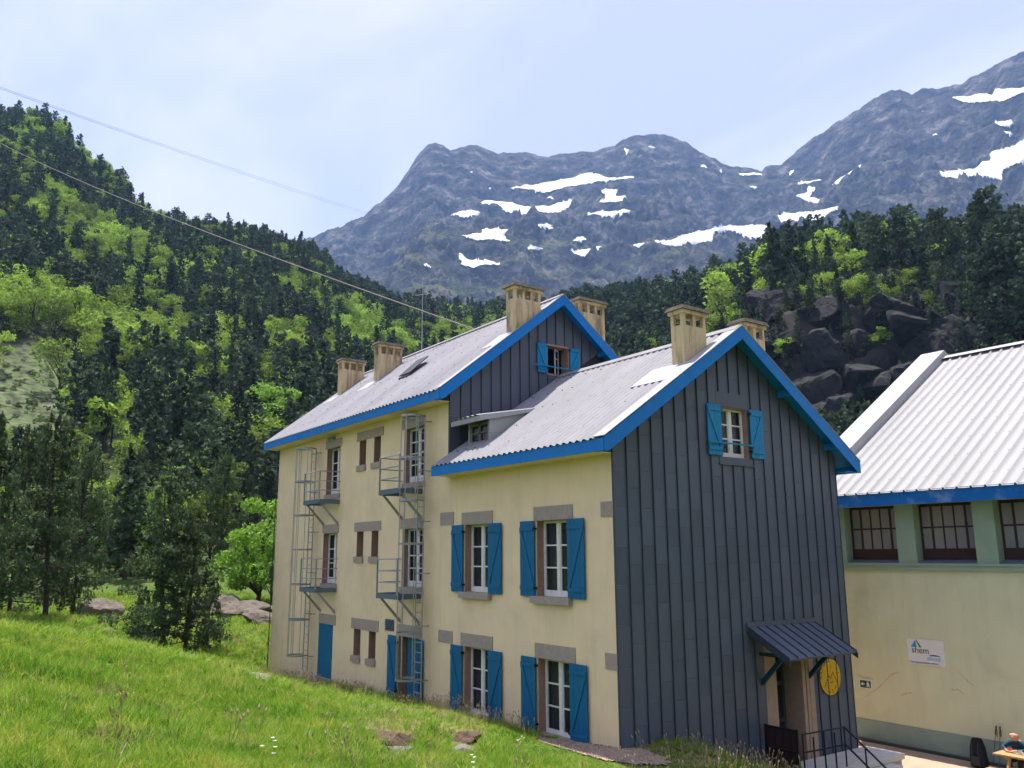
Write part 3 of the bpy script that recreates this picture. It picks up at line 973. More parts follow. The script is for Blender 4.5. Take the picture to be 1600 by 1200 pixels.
chimney(-20.50, -20.05, 2.30, 3.38, main_z, 12.62, 1, 3)
chimney(-16.90, -16.45, 2.30, 3.38, main_z, 12.62, 1, 3)
# lead aprons at the chimney feet
for (x0, x1, y0, y1, fz) in ((-1.15, 0.1, 1.75, 2.6, wing_z), (-7.55, -6.66, 1.45, 2.16, main_z), (-20.9, -19.9, 1.75, 2.3, main_z), (-17.4, -16.3, 1.75, 2.3, main_z)):
    MB().hexa([(x0, y0, fz(y0) + 0.055), (x1, y0, fz(y0) + 0.055), (x1, y1, fz(y1) + 0.055), (x0, y1, fz(y1) + 0.055),
               (x0, y0, fz(y0) + 0.075), (x1, y0, fz(y0) + 0.075), (x1, y1, fz(y1) + 0.075), (x0, y1, fz(y1) + 0.075)]).build('chimney_apron', 'flashing_white', REF)
# open roof hatch
hy = [1.35, 2.1]
MB().hexa([(-12.9, hy[0], main_z(hy[0]) + 0.05), (-12.15, hy[0], main_z(hy[0]) + 0.05), (-12.15, hy[1], main_z(hy[1]) + 0.05), (-12.9, hy[1], main_z(hy[1]) + 0.05),
           (-12.9, hy[0], main_z(hy[0]) + 0.13), (-12.15, hy[0], main_z(hy[0]) + 0.13), (-12.15, hy[1], main_z(hy[1]) + 0.13), (-12.9, hy[1], main_z(hy[1]) + 0.13)]).build('roof_hatch', 'dark_metal', REF)
MB().hexa([(-12.94, 1.40, main_z(1.4) + 0.16), (-12.11, 1.40, main_z(1.4) + 0.16), (-12.11, 2.16, main_z(2.16) + 0.28), (-12.94, 2.16, main_z(2.16) + 0.28),
           (-12.94, 1.40, main_z(1.4) + 0.20), (-12.11, 1.40, main_z(1.4) + 0.20), (-12.11, 2.16, main_z(2.16) + 0.32), (-12.94, 2.16, main_z(2.16) + 0.32)]).build('hatch_lid', 'dark_metal', REF)
# ------------------------------------------------------------------ caged escape ladders with landings
def escape_ladder(xl0, xl1, px0, px1, levels, ztop, zbot, label):
    L = empty('escape_ladder', ((xl0 + xl1) / 2, -0.3, zbot), label, 'fire escape', 'caged escape ladders on the cream facade')
    yl = -0.22
    for x in (xl0, xl1):
        MB().tube([(x, yl, zbot), (x, yl, ztop)], 0.022, 6).build('stile', 'galvanised', L)
    z = zbot + 0.15
    while z < ztop:
        MB().tube([(xl0, yl, z), (xl1, yl, z)], 0.013, 5).build('rung', 'galvanised', L)
        z += 0.28
    xc, hw = (xl0 + xl1) / 2, 0.36
    def hoop_pt(a):
        return (xc + hw * math.cos(a), yl - 0.28 - 0.42 * math.sin(a))
    zz = zbot + 0.55
    hz = []
    while zz < ztop + 0.02:
        hz.append(zz)
        zz += (ztop - zbot - 0.55) / 6.0
    for z in hz:
        pts = [(xl1, yl)] + [hoop_pt(math.pi * k / 10) for k in range(11)] + [(xl0, yl)]
        mb = MB()
        for k in range(len(pts) - 1):
            (ax, ay), (bx_, by) = pts[k], pts[k + 1]
            mb.hexa([(ax, ay, z - 0.03), (bx_, by, z - 0.03), (bx_ * 0.985 + xc * 0.015, by + 0.006, z - 0.03), (ax * 0.985 + xc * 0.015, ay + 0.006, z - 0.03),
                     (ax, ay, z + 0.03), (bx_, by, z + 0.03), (bx_ * 0.985 + xc * 0.015, by + 0.006, z + 0.03), (ax * 0.985 + xc * 0.015, ay + 0.006, z + 0.03)])
        mb.build('cage_hoop', 'galvanised', L)
    for a in (0.25, 0.5 * math.pi - 0.55, 0.5 * math.pi + 0.05, math.pi - 0.75, math.pi - 0.2):
        x, y = hoop_pt(a)
        MB().box(x - 0.02, x + 0.02, y - 0.004, y + 0.004, hz[0] - 0.03, ztop + 0.03).build('cage_bar', 'galvanised', L)
    for z in np.linspace(zbot + 0.5, ztop - 0.15, 6):
        for x in (xl0, xl1):
            MB().box(x - 0.02, x + 0.02, yl, 0.0, z - 0.015, z + 0.015).build('wall_bracket', 'galvanised', L)
    for zl in levels:
        d = 0.82
        pf = MB().box(px0, px1, -d, -d + 0.012, zl - 0.12, zl + 0.04).box(px0, px0 + 0.012, -d + 0.012, -0.0, zl - 0.12, zl + 0.04).box(px1 - 0.012, px1, -d + 0.012, 0.0, zl - 0.12, zl + 0.04)
        k = px0 + 0.03
        while k < px1 - 0.02:
            pf.box(k, k + 0.012, -d + 0.012, -0.02, zl - 0.03, zl)
            k += 0.06
        pf = pf.build('platform', 'grating_blue', L)
        for x in (px0 + 0.08, px1 - 0.08):
            MB().prism([(x - 0.025, -d + 0.1, zl - 0.12), (x - 0.025, -d + 0.18, zl - 0.12), (x - 0.025, 0.0, zl - 0.78), (x - 0.025, 0.0, zl - 0.9)], (0.05, 0, 0)).build('brace', 'galvanised', pf)
        # guard rails: front, and the two ends
        opn = xl0 > px1 - 0.2                               # ladder on the +x side
        corners = [(px0 + 0.02, -d + 0.02), (px1 - 0.02, -d + 0.02)]
        for (x, y) in corners:
            MB().box(x - 0.022, x + 0.022, y - 0.022, y + 0.022, zl, zl + 1.06).build('rail_post', 'galvanised', pf)
        far_x = px0 if opn else px1
        for h in (0.36, 0.70, 1.05):
            MB().tube([(px0, -d + 0.02, zl + h), (px1, -d + 0.02, zl + h)], 0.019, 6).build('rail', 'galvanised', pf)
            MB().tube([(far_x + (0.02 if opn else -0.02), -d + 0.02, zl + h), (far_x + (0.02 if opn else -0.02), 0.0, zl + h)], 0.019, 6).build('rail', 'galvanised', pf)
    return L
escape_ladder(-16.95, -16.53, -16.10, -14.66, (6.10, 2.98), 8.18, 0.0, 'caged galvanised escape ladder and landings near the far left end of the facade')
escape_ladder(-8.50, -8.10, -9.92, -8.58, (6.10, 2.98), 8.30, 0.1, 'caged galvanised escape ladder and landings where the wing joins the main house')
dp = tag(MB().tube([(XL - 0.02, -0.07, 8.5), (XL - 0.02, -0.07, -0.9)], 0.022, 6).box(XL - 0.1, XL + 0.06, -0.16, -0.05, 3.2, 3.7).build('lightning_conductor', 'dark_metal'),
         'thin dark conductor strip down the far left corner of the cream house', 'cable')
an = empty('antenna_mast', (-16.44, 4.3, 12.3), 'thin grey antenna mast standing behind the ridge beside the second rear chimney', 'antenna')
MB().tube([(-16.44, 4.3, 12.2), (-16.44, 4.3, 16.0)], [0.03, 0.012], 6).build('mast', 'galvanised', an)
MB().tube([(-16.74, 4.1, 15.2), (-16.14, 4.5, 15.2)], 0.008, 5).build('cross_bar', 'galvanised', an)

# ------------------------------------------------------------------ landing, steps, railing, gate at the gable door
ld = empty('entrance_landing', (0.5, 6.5, -1.6), 'pale concrete door landing with steps below the slate canopy', 'landing')
MB().box(0.04, 1.06, 4.62, 8.78, -2.2, -1.06).build('landing_base', 'concrete', ld)
MB().box(0.03, 1.12, 4.58, 8.84, -1.06, -0.93).build('landing_slab', 'concrete_pale', ld)
for k in range(3):
    MB().box(1.13 + 0.3 * k, 1.43 + 0.3 * k, 6.55, 8.2, -2.2, -1.07 - 0.145 * k).build('step', 'concrete_pale', ld)
rl = empty('stair_railing', (1.0, 5.6, -0.93), 'black metal railing along the landing and down its steps', 'railing')
top, mid = 0.0, -0.40
for z in (top, mid):
    MB().tube([(1.02, 4.78, z), (1.02, 6.45, z - 0.03)], 0.02, 6).build('rail', 'black_metal', rl)
for k, y in enumerate((4.80, 5.20, 5.62, 6.04, 6.45)):
    MB().tube([(1.02, y, -0.93), (1.02, y, top - 0.1 if k in (1, 3) else top)], 0.02, 6).build('baluster', 'black_metal', rl)
for z in (-0.02, -0.42):
    MB().tube([(1.02, 6.45, z), (2.1, 6.45, z - 0.80)], 0.024, 6).build('hand_rail', 'black_metal', rl)
for x in (1.55, 2.08):
    MB().tube([(x, 6.45, -1.6), (x, 6.45, -0.02 - 0.80 * (x - 1.02) / 1.08)], 0.02, 6).build('baluster', 'black_metal', rl)
gt = empty('landing_gate', (0.55, 4.7, -0.93), 'dark boarded gate panel closing the near end of the landing', 'gate')
MB().box(0.10, 1.0, 4.66, 4.69, -0.90, 0.05).build('gate_board', 'brown_frame', gt)
for (x0, x1, z0, z1) in ((0.07, 0.12, -0.95, 0.12), (0.97, 1.02, -0.95, 0.12), (0.12, 0.97, 0.05, 0.11), (0.12, 0.97, -0.42, -0.37)):
    MB().box(x0, x1, 4.62, 4.66, z0, z1).build('gate_frame', 'black_metal', gt)
for x in (0.35, 0.58, 0.78):
    MB().box(x - 0.008, x + 0.008, 4.645, 4.659, -0.9, 0.04).build('gate_slat', 'black_metal', gt)

# ------------------------------------------------------------------ text
def text_mesh(body, size, m, T3, parent, name='lettering', th=0.004, shear=0.0, sx=1.0, align='LEFT'):
    cu = bpy.data.curves.new('t', 'FONT')
    cu.body = body
    cu.size = size
    cu.extrude = th / 2
    cu.shear = shear
    cu.align_x = align
    tmp = bpy.data.objects.new('t', cu)
    COL.objects.link(tmp)
    dg = bpy.context.evaluated_depsgraph_get()
    me = bpy.data.meshes.new_from_object(tmp.evaluated_get(dg))
    bpy.data.objects.remove(tmp, do_unlink=True)
    for v in me.vertices:
        v.co = Vector(T3(v.co.x * sx, v.co.y, v.co.z + th / 2))
    me.materials.clear()
    me.materials.append(MATS[m])
    return link(name, me, parent)

# oval sign on the gable
ov = empty('oval_sign', (0.05, 7.50, 0.95), 'yellow oval hand-painted sign on the slate gable beside the door', 'sign')
oc, oz, ra, rz = 7.50, 0.945, 0.47, 0.475
def oval(r0):
    return [(0.028, oc + ra * r0 * math.cos(2 * math.pi * k / 48), oz + rz * r0 * math.sin(2 * math.pi * k / 48)) for k in range(48)]
MB().prism(oval(1.0), (0.005, 0, 0)).build('rim', 'ink', ov)
MB().prism([(0.0335, p[1], p[2]) for p in oval(0.965)], (0.002, 0, 0)).build('disc', 'oval_yellow', ov)
for k, chh in enumerate('REFUGE'):
    a = math.radians(178 - k * 17)
    cy_, cz_ = oc + ra * 0.80 * math.cos(a), oz + rz * 0.80 * math.sin(a)
    rot = a - math.pi / 2
    text_mesh(chh, 0.15, 'ink', lambda x, y, z, cy_=cy_, cz_=cz_, rot=rot: (0.0355 + z, cy_ + x * math.cos(rot) - y * math.sin(rot), cz_ + x * math.sin(rot) + y * math.cos(rot)), ov, 'letter', align='CENTER')
for (y0, z0, y1, z1) in ((7.22, 0.72, 7.42, 0.98), (7.42, 0.98, 7.50, 0.90), (7.50, 0.90, 7.60, 1.06), (7.60, 1.06, 7.80, 0.74), (7.50, 1.18, 7.56, 1.20), (7.44, 0.80, 7.62, 0.82), (7.38, 0.62, 7.46, 0.56), (7.52, 0.64, 7.58, 0.54), (7.64, 0.62, 7.70, 0.70), (7.74, 1.12, 7.82, 1.2), (7.8, 1.0, 7.88, 1.04)):
    MB().tube([(0.037, y0, z0), (0.037, y1, z1)], 0.008, 4).build('brush_stroke', 'ink', ov)
# seams of the cladding stand in front of the oval
for c in range(int(WD / 0.41)):
    pass

# ------------------------------------------------------------------ the hall on the right
HL = empty('hall_building', (5, 16, -1.6), 'pale green and cream hall with white ribbed roof and blue fascia', 'building')
HX0, HX1 = -3.2, 15.0
MB().box(HX0, HX1, 12.0, 12.4, -0.88, 3.62).build('wall', 'render_hall', HL)
MB().box(HX0 - 0.02, HX1, 11.965, 12.4, -2.2, -0.885).build('plinth', 'plinth_green', HL)
MB().box(HX0 - 0.03, HX1, 11.93, 12.4, 3.62, 3.76).box(HX0 - 0.03, HX1, 11.90, 12.4, 3.761, 3.83).build('ledge', 'pier_green', HL)
hp = MB()
hp.prism([(HX0, 12.4, -2.2), (HX0, 12.4, 6.4), (HX0, 21.0, 11.8), (HX0, 29.6, 6.4), (HX0, 29.6, -2.2)], (0.3, 0, 0)).build('end_wall', 'render_hall', HL)
MB().box(HX0, HX1, 29.3, 29.6, -2.2, 6.3).build('rear_wall', 'render_hall', HL)
MB().prism([(HX1, 12.4, -2.2), (HX1, 12.4, 6.4), (HX1, 21.0, 11.8), (HX1, 29.6, 6.4), (HX1, 29.6, -2.2)], (0.3, 0, 0)).build('end_wall', 'render_hall', HL)
piers = [(-2.62, -2.06)] + [(-0.33 + 2.33 * k, 0.26 + 2.33 * k) for k in range(7)]
MB().box(HX0, -2.62, 12.02, 12.4, 3.83, 5.6).build('wall', 'pier_green', HL)
for p, q in piers:
    MB().box(p, q, 11.95, 12.4, 3.83, 5.6).build('pier', 'pier_green', HL)
for i in range(len(piers) - 1):
    a0, a1 = piers[i][1], piers[i + 1][0]
    mb = MB()
    yf0, yf1 = 12.30, 12.35
    nb = 5
    for k in range(nb + 1):
        x = a0 + 0.03 + (a1 - a0 - 0.06) * k / nb
        t = 0.032 if k in (0, 1, 4, 5) else 0.02
        mb.box(x - t, x + t, yf0, yf1, 4.20, 5.58)
    mb.box(a0, a1, yf0 + 0.004, yf1 - 0.004, 4.86, 4.91).box(a0, a1, yf0 + 0.005, yf1 - 0.005, 5.50, 5.58).box(a0, a1, yf0 - 0.01, yf1, 3.84, 4.26)
    f = mb.build('window', 'brown_frame', HL)
    for k in range(nb):
        xa = a0 + 0.03 + (a1 - a0 - 0.06) * k / nb
        xb = a0 + 0.03 + (a1 - a0 - 0.06) * (k + 1) / nb
        for (r_, s_) in ((4.25, 4.88), (4.89, 5.52)):
            MB().box(xa + 0.005, xb - 0.005, yf0 + 0.02, yf0 + 0.026, r_, s_).build('pane', 'pane_pale', f)
    MB().box(a0 + 0.02, a1 - 0.02, 12.44, 12.45, 4.1, 5.6).build('blind', 'curtain', f)
    MB().hexa([(a0, 11.93, 3.835), (a1, 11.93, 3.835), (a1, 12.29, 3.835), (a0, 12.29, 3.835), (a0, 11.93, 3.85), (a1, 11.93, 3.85), (a1, 12.29, 3.93), (a0, 12.29, 3.93)]).build('window_ledge', 'grating_blue', f)
MB().box(HX0 - 0.4, HX1, 12.4, 12.42, 5.6, 6.3).build('wall', 'pier_green', HL)
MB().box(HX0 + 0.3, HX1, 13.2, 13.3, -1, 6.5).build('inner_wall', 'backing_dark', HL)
MB().box(-2.72, HX1 + 0.3, 11.42, 11.46, 5.56, 5.97).build('eave_fascia', 'blue_trim_worn', HL)
MB().box(-3.69, -2.725, 11.42, 11.46, 5.56, 6.30).build('eave_fascia', 'blue_trim_worn', HL)
MB().box(HX0 - 0.4, HX1 + 0.3, 11.461, 12.0, 5.575, 5.60).build('soffit', 'pier_green', HL)
deck('roof_deck', -3.69, HX1 + 0.3, 11.45, 5.95, 21.0, 11.88, 0.12, 'pier_green', HL)
deck('roof_deck', -3.69, HX1 + 0.3, 30.55, 5.95, 21.0, 11.88, 0.12, 'pier_green', HL)
corr('roof_slope', -2.72, HX1 + 0.3, 11.38, 5.93, 21.0, 11.905, 0.39, 0.06, 'roof_hall', 'trap', HL)
corr('roof_slope', -2.72, HX1 + 0.3, 30.6, 5.93, 21.0, 11.905, 0.39, 0.06, 'roof_hall', 'trap', HL)
# raised parapet along the left verge, in separate cap sheets
yy = np.linspace(11.40, 21.0, 6)
for k in range(5):
    y0, y1 = yy[k] + 0.004, yy[k + 1] - 0.004
    f = lambda y: 5.97 + 0.6216 * (y - 11.45)
    MB().hexa([(-3.69, y0, f(y0) - 0.1), (-2.72, y0, f(y0) - 0.1), (-2.72, y1, f(y1) - 0.1), (-3.69, y1, f(y1) - 0.1),
               (-3.69, y0, f(y0) + 0.36), (-2.72, y0, f(y0) + 0.36), (-2.72, y1, f(y1) + 0.36), (-3.69, y1, f(y1) + 0.36)]).build('parapet_cap', 'flashing_white', HL)
    g = lambda y: f(42.0 - y)
    y0, y1 = 42.0 - yy[k + 1] + 0.004, 42.0 - yy[k] - 0.004
    MB().hexa([(-3.69, y0, g(y0) - 0.1), (-2.72, y0, g(y0) - 0.1), (-2.72, y1, g(y1) - 0.1), (-3.69, y1, g(y1) - 0.1),
               (-3.69, y0, g(y0) + 0.36), (-2.72, y0, g(y0) + 0.36), (-2.72, y1, g(y1) + 0.36), (-3.69, y1, g(y1) + 0.36)]).build('parapet_cap', 'flashing_white', HL)
MB().prism([(-2.72, 20.7, 11.86), (-2.72, 21, 12.02), (-2.72, 21.3, 11.86), (-2.72, 21, 11.98)], (HX1 + 3, 0, 0)).build('ridge_cap', 'flashing_white', HL)
mb = MB()
for row in np.linspace(0.06, 0.97, 9):
    y = 11.45 + 9.55 * row
    z = 5.97 + 0.6216 * (y - 11.45) + 0.035
    n = int(round((HX1 + 0.3 + 2.72) / 0.39))
    for i in range(n):
        x = -2.72 + (i + 0.86) * (HX1 + 0.3 + 2.72) / n
        mb.box(x - 0.02, x + 0.02, y - 0.02, y + 0.02, z, z + 0.035)
so = mb.build('screw_heads', 'screw_dark', HL)
so['kind'] = 'stuff'

# rusty run marks on the hall render
for line in [[(-2.14, 0.42), (-1.86, 0.35), (-1.52, 0.33)], [(-1.97, -0.3), (-1.35, 0.13), (-1.0, 0.48), (-0.74, 0.62), (-0.62, 0.62)], [(-0.73, -0.05), (-0.48, 0.05), (-0.3, 0.09)], [(1.08, 0.88), (1.24, 0.69), (1.39, 0.55), (1.57, 0.47)], [(0.8, 0.31), (1.04, 0.33), (1.21, 0.21)]]:
    mb = MB()
    P = []
    for k in range(len(line) - 1):
        for t in np.linspace(0, 1, 7)[:-1]:
            P.append((line[k][0] + (line[k + 1][0] - line[k][0]) * t + rnd.uniform(-.012, .012), line[k][1] + (line[k + 1][1] - line[k][1]) * t + rnd.uniform(-.012, .012)))
    P.append(line[-1])
    W_ = [0.004 + 0.024 * math.sin(math.pi * (k + .5) / len(P)) * rnd.uniform(0.3, 1.3) for k in range(len(P))]
    for k in range(len(P) - 1):
        (a0, z0), (a1, z1) = P[k], P[k + 1]
        mb.prism([TH(a0, 0.0, z0 - W_[k]), TH(a1, 0.0, z1 - W_[k + 1]), TH(a1, 0.0, z1 + W_[k + 1]), TH(a0, 0.0, z0 + W_[k])], (0, -0.0015, 0))
    mb.build('rust_mark', 'wall_stain', HL)
# company board and exit sign on the hall wall
sg = empty('company_board', (0.21, 11.98, 0.9), 'white company board with blue and green triangle logo on the hall wall', 'sign')
a0, a1, z0, z1 = -0.335, 0.77, 0.91, 1.635
bx(MB(), TH, a0, a1, 0.001, 0.02, z0, z1).build('board', 'sign_white', sg)
def flat(pts, m, name, parent, o=0.0215, th=0.002):
    return MB().prism([TH(a, o, z) for a, z in pts], (0, -th, 0)).build(name, m, parent)
flat([(-0.225, 1.40), (-0.04, 1.40), (-0.075, 1.60)], 'logo_blue', 'logo_mark', sg)
flat([(-0.065, 1.615), (-0.04, 1.615), (0.115, 1.40), (0.03, 1.40)], 'logo_green', 'logo_mark', sg, 0.024)
T3 = lambda x0, zz: (lambda x, y, z: (x0 + x, 12.0 - 0.0215 - z, zz + y))
text_mesh('shem', 0.26, 'logo_black', T3(-0.21, 1.235), sg, sx=0.95)
pts = [(0.30 + 0.17 * (1 - math.cos(math.pi * k / 12)), 1.17 + 0.05 * math.sin(math.pi * k / 12)) for k in range(13)] + [(0.30 + 0.17 * (1 + math.cos(math.pi * k / 12)), 1.17 + 0.012 * math.sin(math.pi * k / 12)) for k in range(1, 12)]
flat(pts, 'logo_deep_blue', 'logo_arc', sg)
text_mesh('ENGIE', 0.125, 'logo_light_blue', T3(0.245, 1.055), sg, sx=1.15)
text_mesh("L'énergie grandeur nature", 0.084, 'sign_grey', T3(-0.30, 0.95), sg, sx=0.98)
ex = empty('exit_sign', (-1.82, 11.98, 0.03), 'small green exit sign with white arrow and running figure on hall wall', 'sign')
bx(MB(), TH, -2.03, -1.61, 0.001, 0.012, 0.02, 0.285).build('board', 'sign_white', ex)
flat([(-2.0, 0.045), (-1.64, 0.045), (-1.64, 0.26), (-2.0, 0.26)], 'exit_green', 'field', ex, 0.0125)
flat([(-1.97, 0.152), (-1.91, 0.21), (-1.91, 0.17), (-1.85, 0.17), (-1.85, 0.135), (-1.91, 0.135), (-1.91, 0.095)], 'sign_white', 'arrow', ex, 0.015)
flat([(-1.735 + 0.025 * math.cos(k * 0.785), 0.222 + 0.022 * math.sin(k * 0.785)) for k in range(8)], 'sign_white', 'running_figure', ex, 0.015)
flat([(-1.79, 0.175), (-1.72, 0.195), (-1.69, 0.15), (-1.70, 0.11), (-1.66, 0.07), (-1.69, 0.065), (-1.73, 0.105), (-1.78, 0.07), (-1.80, 0.085), (-1.75, 0.135), (-1.79, 0.15)], 'sign_white', 'running_figure', ex, 0.015)

# ------------------------------------------------------------------ picnic corner
tb = empty('picnic_table', (3.8, 10.2, -1.5), 'pale wooden picnic table with attached benches by the hall', 'table')
GZ = -1.5
for k in range(5):
    y0 = 9.86 + k * 0.142
    MB().box(2.84, 4.75, y0, y0 + 0.134, GZ + 0.71, GZ + 0.752).build('table_plank', 'wood_table', tb)
for y0 in (9.38, 9.52, 10.74, 10.88):
    MB().box(2.84, 4.75, y0, y0 + 0.132, GZ + 0.42, GZ + 0.46).build('bench_plank', 'wood_table', tb)
for x in (3.1, 4.4):
    MB().box(x, x + 0.06, 9.42, 10.98, GZ + 0.35, GZ + 0.42).box(x + 0.001, x + 0.059, 9.9, 10.54, GZ + 0.64, GZ + 0.71).build('cross_rail', 'wood_table', tb)
    for s in (-1, 1):
        yb, yt = 10.21 + s * 0.55, 10.21 + s * 0.22
        MB().prism([(x + 0.06, yb - 0.05, GZ), (x + 0.06, yb + 0.05, GZ), (x + 0.06, yt + 0.05, GZ + 0.71), (x + 0.06, yt - 0.05, GZ + 0.71)], (0.05, 0, 0)).build('leg', 'wood_table', tb)
TZ = GZ + 0.753
b = MB().box(2.98, 3.11, 10.26, 10.40, TZ, TZ + 0.06).box(2.985, 3.105, 10.265, 10.395, TZ + 0.06, TZ + 0.068)
tag(b.build('lunch_box', 'red_plastic'), 'small red box on the near left end of the picnic table', 'box')
def lathe(prof, c, n=20):
    mb = MB()
    for k in range(len(prof) - 1):
        (r0, z0), (r1, z1) = prof[k], prof[k + 1]
        for j in range(n):
            a, b_ = 2 * math.pi * j / n, 2 * math.pi * (j + 1) / n
            P = lambda r, z, t: (c[0] + r * math.cos(t), c[1] + r * math.sin(t), c[2] + z)
            if r0 < 1e-6: mb.quad(P(0, z0, 0), P(r1, z1, a), P(r1, z1, b_))
            elif r1 < 1e-6: mb.quad(P(r0, z0, a), P(r0, z0, b_), P(0, z1, 0))
            else: mb.quad(P(r0, z0, a), P(r0, z0, b_), P(r1, z1, b_), P(r1, z1, a))
    return mb
tag(lathe([(0, 0), (0.08, 0), (0.12, 0.02), (0.115, 0.022), (0.075, 0.008), (0, 0.008)], (3.24, 10.30, TZ)).build('plate', 'mug_white'), 'white plate on the picnic table beside the red box', 'plate')
mg = lathe([(0, 0), (0.038, 0), (0.042, 0.1), (0.037, 0.1), (0.034, 0.01), (0, 0.01)], (3.36, 10.18, TZ))
mg.tube([(3.40, 10.18, TZ + 0.08), (3.43, 10.18, TZ + 0.07), (3.43, 10.18, TZ + 0.04), (3.40, 10.18, TZ + 0.025)], 0.006, 5)
tag(mg.build('mug', 'mug_white'), 'white mug on the picnic table in front of the seated person', 'mug')

# ------------------------------------------------------------------ backpack and poles
bp = empty('backpack', (1.75, 11.35, GZ), 'tall black hiking backpack standing on the terrace by the hall plinth', 'backpack')
prof = [(0.0, 0.17, 0.13), (0.04, 0.20, 0.15), (0.2, 0.21, 0.165), (0.4, 0.20, 0.155), (0.52, 0.18, 0.14), (0.60, 0.14, 0.12), (0.66, 0.13, 0.115), (0.72, 0.09, 0.08), (0.735, 0.03, 0.03)]
mb = MB()
N = 20
def bp_pt(z, rx, ry, t):
    c, s_ = math.cos(t), math.sin(t)
    e = 0.65
    return (1.75 + rx * math.copysign(abs(c) ** e, c) - 0.07 * z + 0.012 * math.sin(9 * z + 3 * t), 11.35 + ry * math.copysign(abs(s_) ** e, s_) + 0.1 * z, GZ + z)
for k in range(len(prof) - 1):
    for j in range(N):
        a, b_ = 2 * math.pi * j / N, 2 * math.pi * (j + 1) / N
        mb.quad(bp_pt(*prof[k], a), bp_pt(*prof[k], b_), bp_pt(*prof[k + 1], b_), bp_pt(*prof[k + 1], a))
mb.quad(*[bp_pt(*prof[-1], 2 * math.pi * j / N) for j in range(N)])
mb.build('pack_body', 'pack_black', bp, smooth=True)
MB().box(1.62, 1.84, 11.16, 11.22, GZ + 0.08, GZ + 0.3).build('front_pocket', 'trousers', bp)
for x in (1.66, 1.82):
    MB().tube([(x, 11.21, GZ + 0.02), (x, 11.165, GZ + 0.3), (x - 0.03, 11.27, GZ + 0.62)], 0.012, 5).build('strap', 'dark_metal', bp)
for k, (x, dx, nm) in enumerate(((1.98, 0.03, 'trekking pole leaning on the hall wall, the one nearer the backpack'), (2.12, -0.01, 'trekking pole leaning on the hall wall, the one nearer the table'))):
    t = empty('trekking_pole', (x, 11.6, GZ), nm, 'pole', 'trekking poles leaning on the hall wall')
    A, B = Vector((x - dx, 11.62, GZ)), Vector((x + dx, 11.93, GZ + 1.02))
    P = lambda q: tuple(A.lerp(B, q))
    MB().tube([P(0), P(0.86)], [0.006, 0.008], 6).build('shaft', 'dark_metal', t)
    MB().tube([P(0.80), P(0.86), P(0.9), P(0.96), P(1.0)], [0.012, 0.017, 0.014, 0.017, 0.022], 8).build('grip', 'black_metal', t)
    MB().tube([P(0.97), (x + dx + 0.05, 11.86, GZ + 0.86), (x + dx + 0.03, 11.86, GZ + 0.76), P(0.86)], 0.008, 5).build('wrist_strap', 'black_metal', t)
    MB().tube([P(0.05), P(0.055)], 0.03, 8).build('basket', 'black_metal', t)

# ------------------------------------------------------------------ the seated person
def skin_mesh(verts, edges, radii, root=0, sub=2):
    me = bpy.data.meshes.new('sk')
    me.from_pydata(verts, edges, [])
    o = bpy.data.objects.new('sk', me)
    COL.objects.link(o)
    m = o.modifiers.new('s', 'SKIN')
    m.use_smooth_shade = True
    m2 = o.modifiers.new('u', 'SUBSURF')
    m2.levels = m2.render_levels = sub
    for i, r in enumerate(radii):
        sv = me.skin_vertices[0].data[i]
        sv.radius = (r, r) if not isinstance(r, tuple) else r
        sv.use_root = (i == root)
    dg = bpy.context.evaluated_depsgraph_get()
    out = bpy.data.meshes.new_from_object(o.evaluated_get(dg))
    bpy.data.objects.remove(o, do_unlink=True)
    return out
px, py = 3.08, 10.80
V, E, R = [], [], []
def jv(p, r, par=None):
    V.append((px + p[0], py + p[1], GZ + p[2]))
    R.append(r)
    if par is not None: E.append((par, len(V) - 1))
    return len(V) - 1
pel = jv((0, 0.10, 0.55), 0.16)
ab = jv((0, 0.06, 0.70), 0.155, pel)
chs = jv((0, -0.06, 0.86), 0.165, ab)
nk = jv((0, -0.17, 0.98), 0.062, chs)
hd0 = jv((0, -0.21, 1.03), 0.075, nk)
hd1 = jv((0, -0.245, 1.10), 0.10, hd0)
hd2 = jv((0, -0.245, 1.17), 0.088, hd1)
nose = jv((0, -0.355, 1.07), 0.014, hd1)
for s in (-1, 1):
    jv((s * 0.103, -0.235, 1.09), 0.018, hd1)
    sh = jv((s * 0.20, -0.10, 0.90), 0.075, chs)
    el = jv((s * 0.30, -0.26, 0.80), 0.052, sh)
    wr = jv((s * 0.13, -0.46, 0.79), 0.036, el)
    pa = jv((s * 0.08, -0.52, 0.785), 0.034, wr)
    for q in range(4):
        f1 = jv((s * (0.04 - 0.0) + (q - 1.5) * 0.022 * s, -0.575, 0.79), 0.010, pa)
        jv((s * 0.04 + (q - 1.5) * 0.022 * s, -0.61 + 0.008 * abs(q - 1), 0.775), 0.009, f1)
    jv((s * 0.01, -0.52, 0.79), 0.011, pa)
    hp_ = jv((s * 0.10, 0.06, 0.54), 0.10, pel)
    kn = jv((s * 0.13, -0.36, 0.52), 0.075, hp_)
    an_ = jv((s * 0.13, -0.30, 0.09), 0.048, kn)
    jv((s * 0.13, -0.42, 0.05), 0.045, an_)
pm = skin_mesh(V, E, R, 0, 2)
for q in ('jacket_blue', 'skin', 'trousers', 'hair_grey'): pm.materials.append(MATS[q])
for pl in pm.polygons:
    c = pl.center
    lx, ly, lz = c.x - px, c.y - py, c.z - GZ
    k = 0
    if lz < 0.60 and not (ly < -0.42 and lz > 0.7): k = 2
    if lz > 0.985 and ly < -0.08 : k = 1
    if ly < -0.475 and lz > 0.7: k = 1
    if lz > 1.10 and ly > -0.235: k = 3
    pl.material_index = k
po = link('person', pm)
tag(po, 'person in dark blue jacket leaning over the picnic table, arms resting on it', 'person')

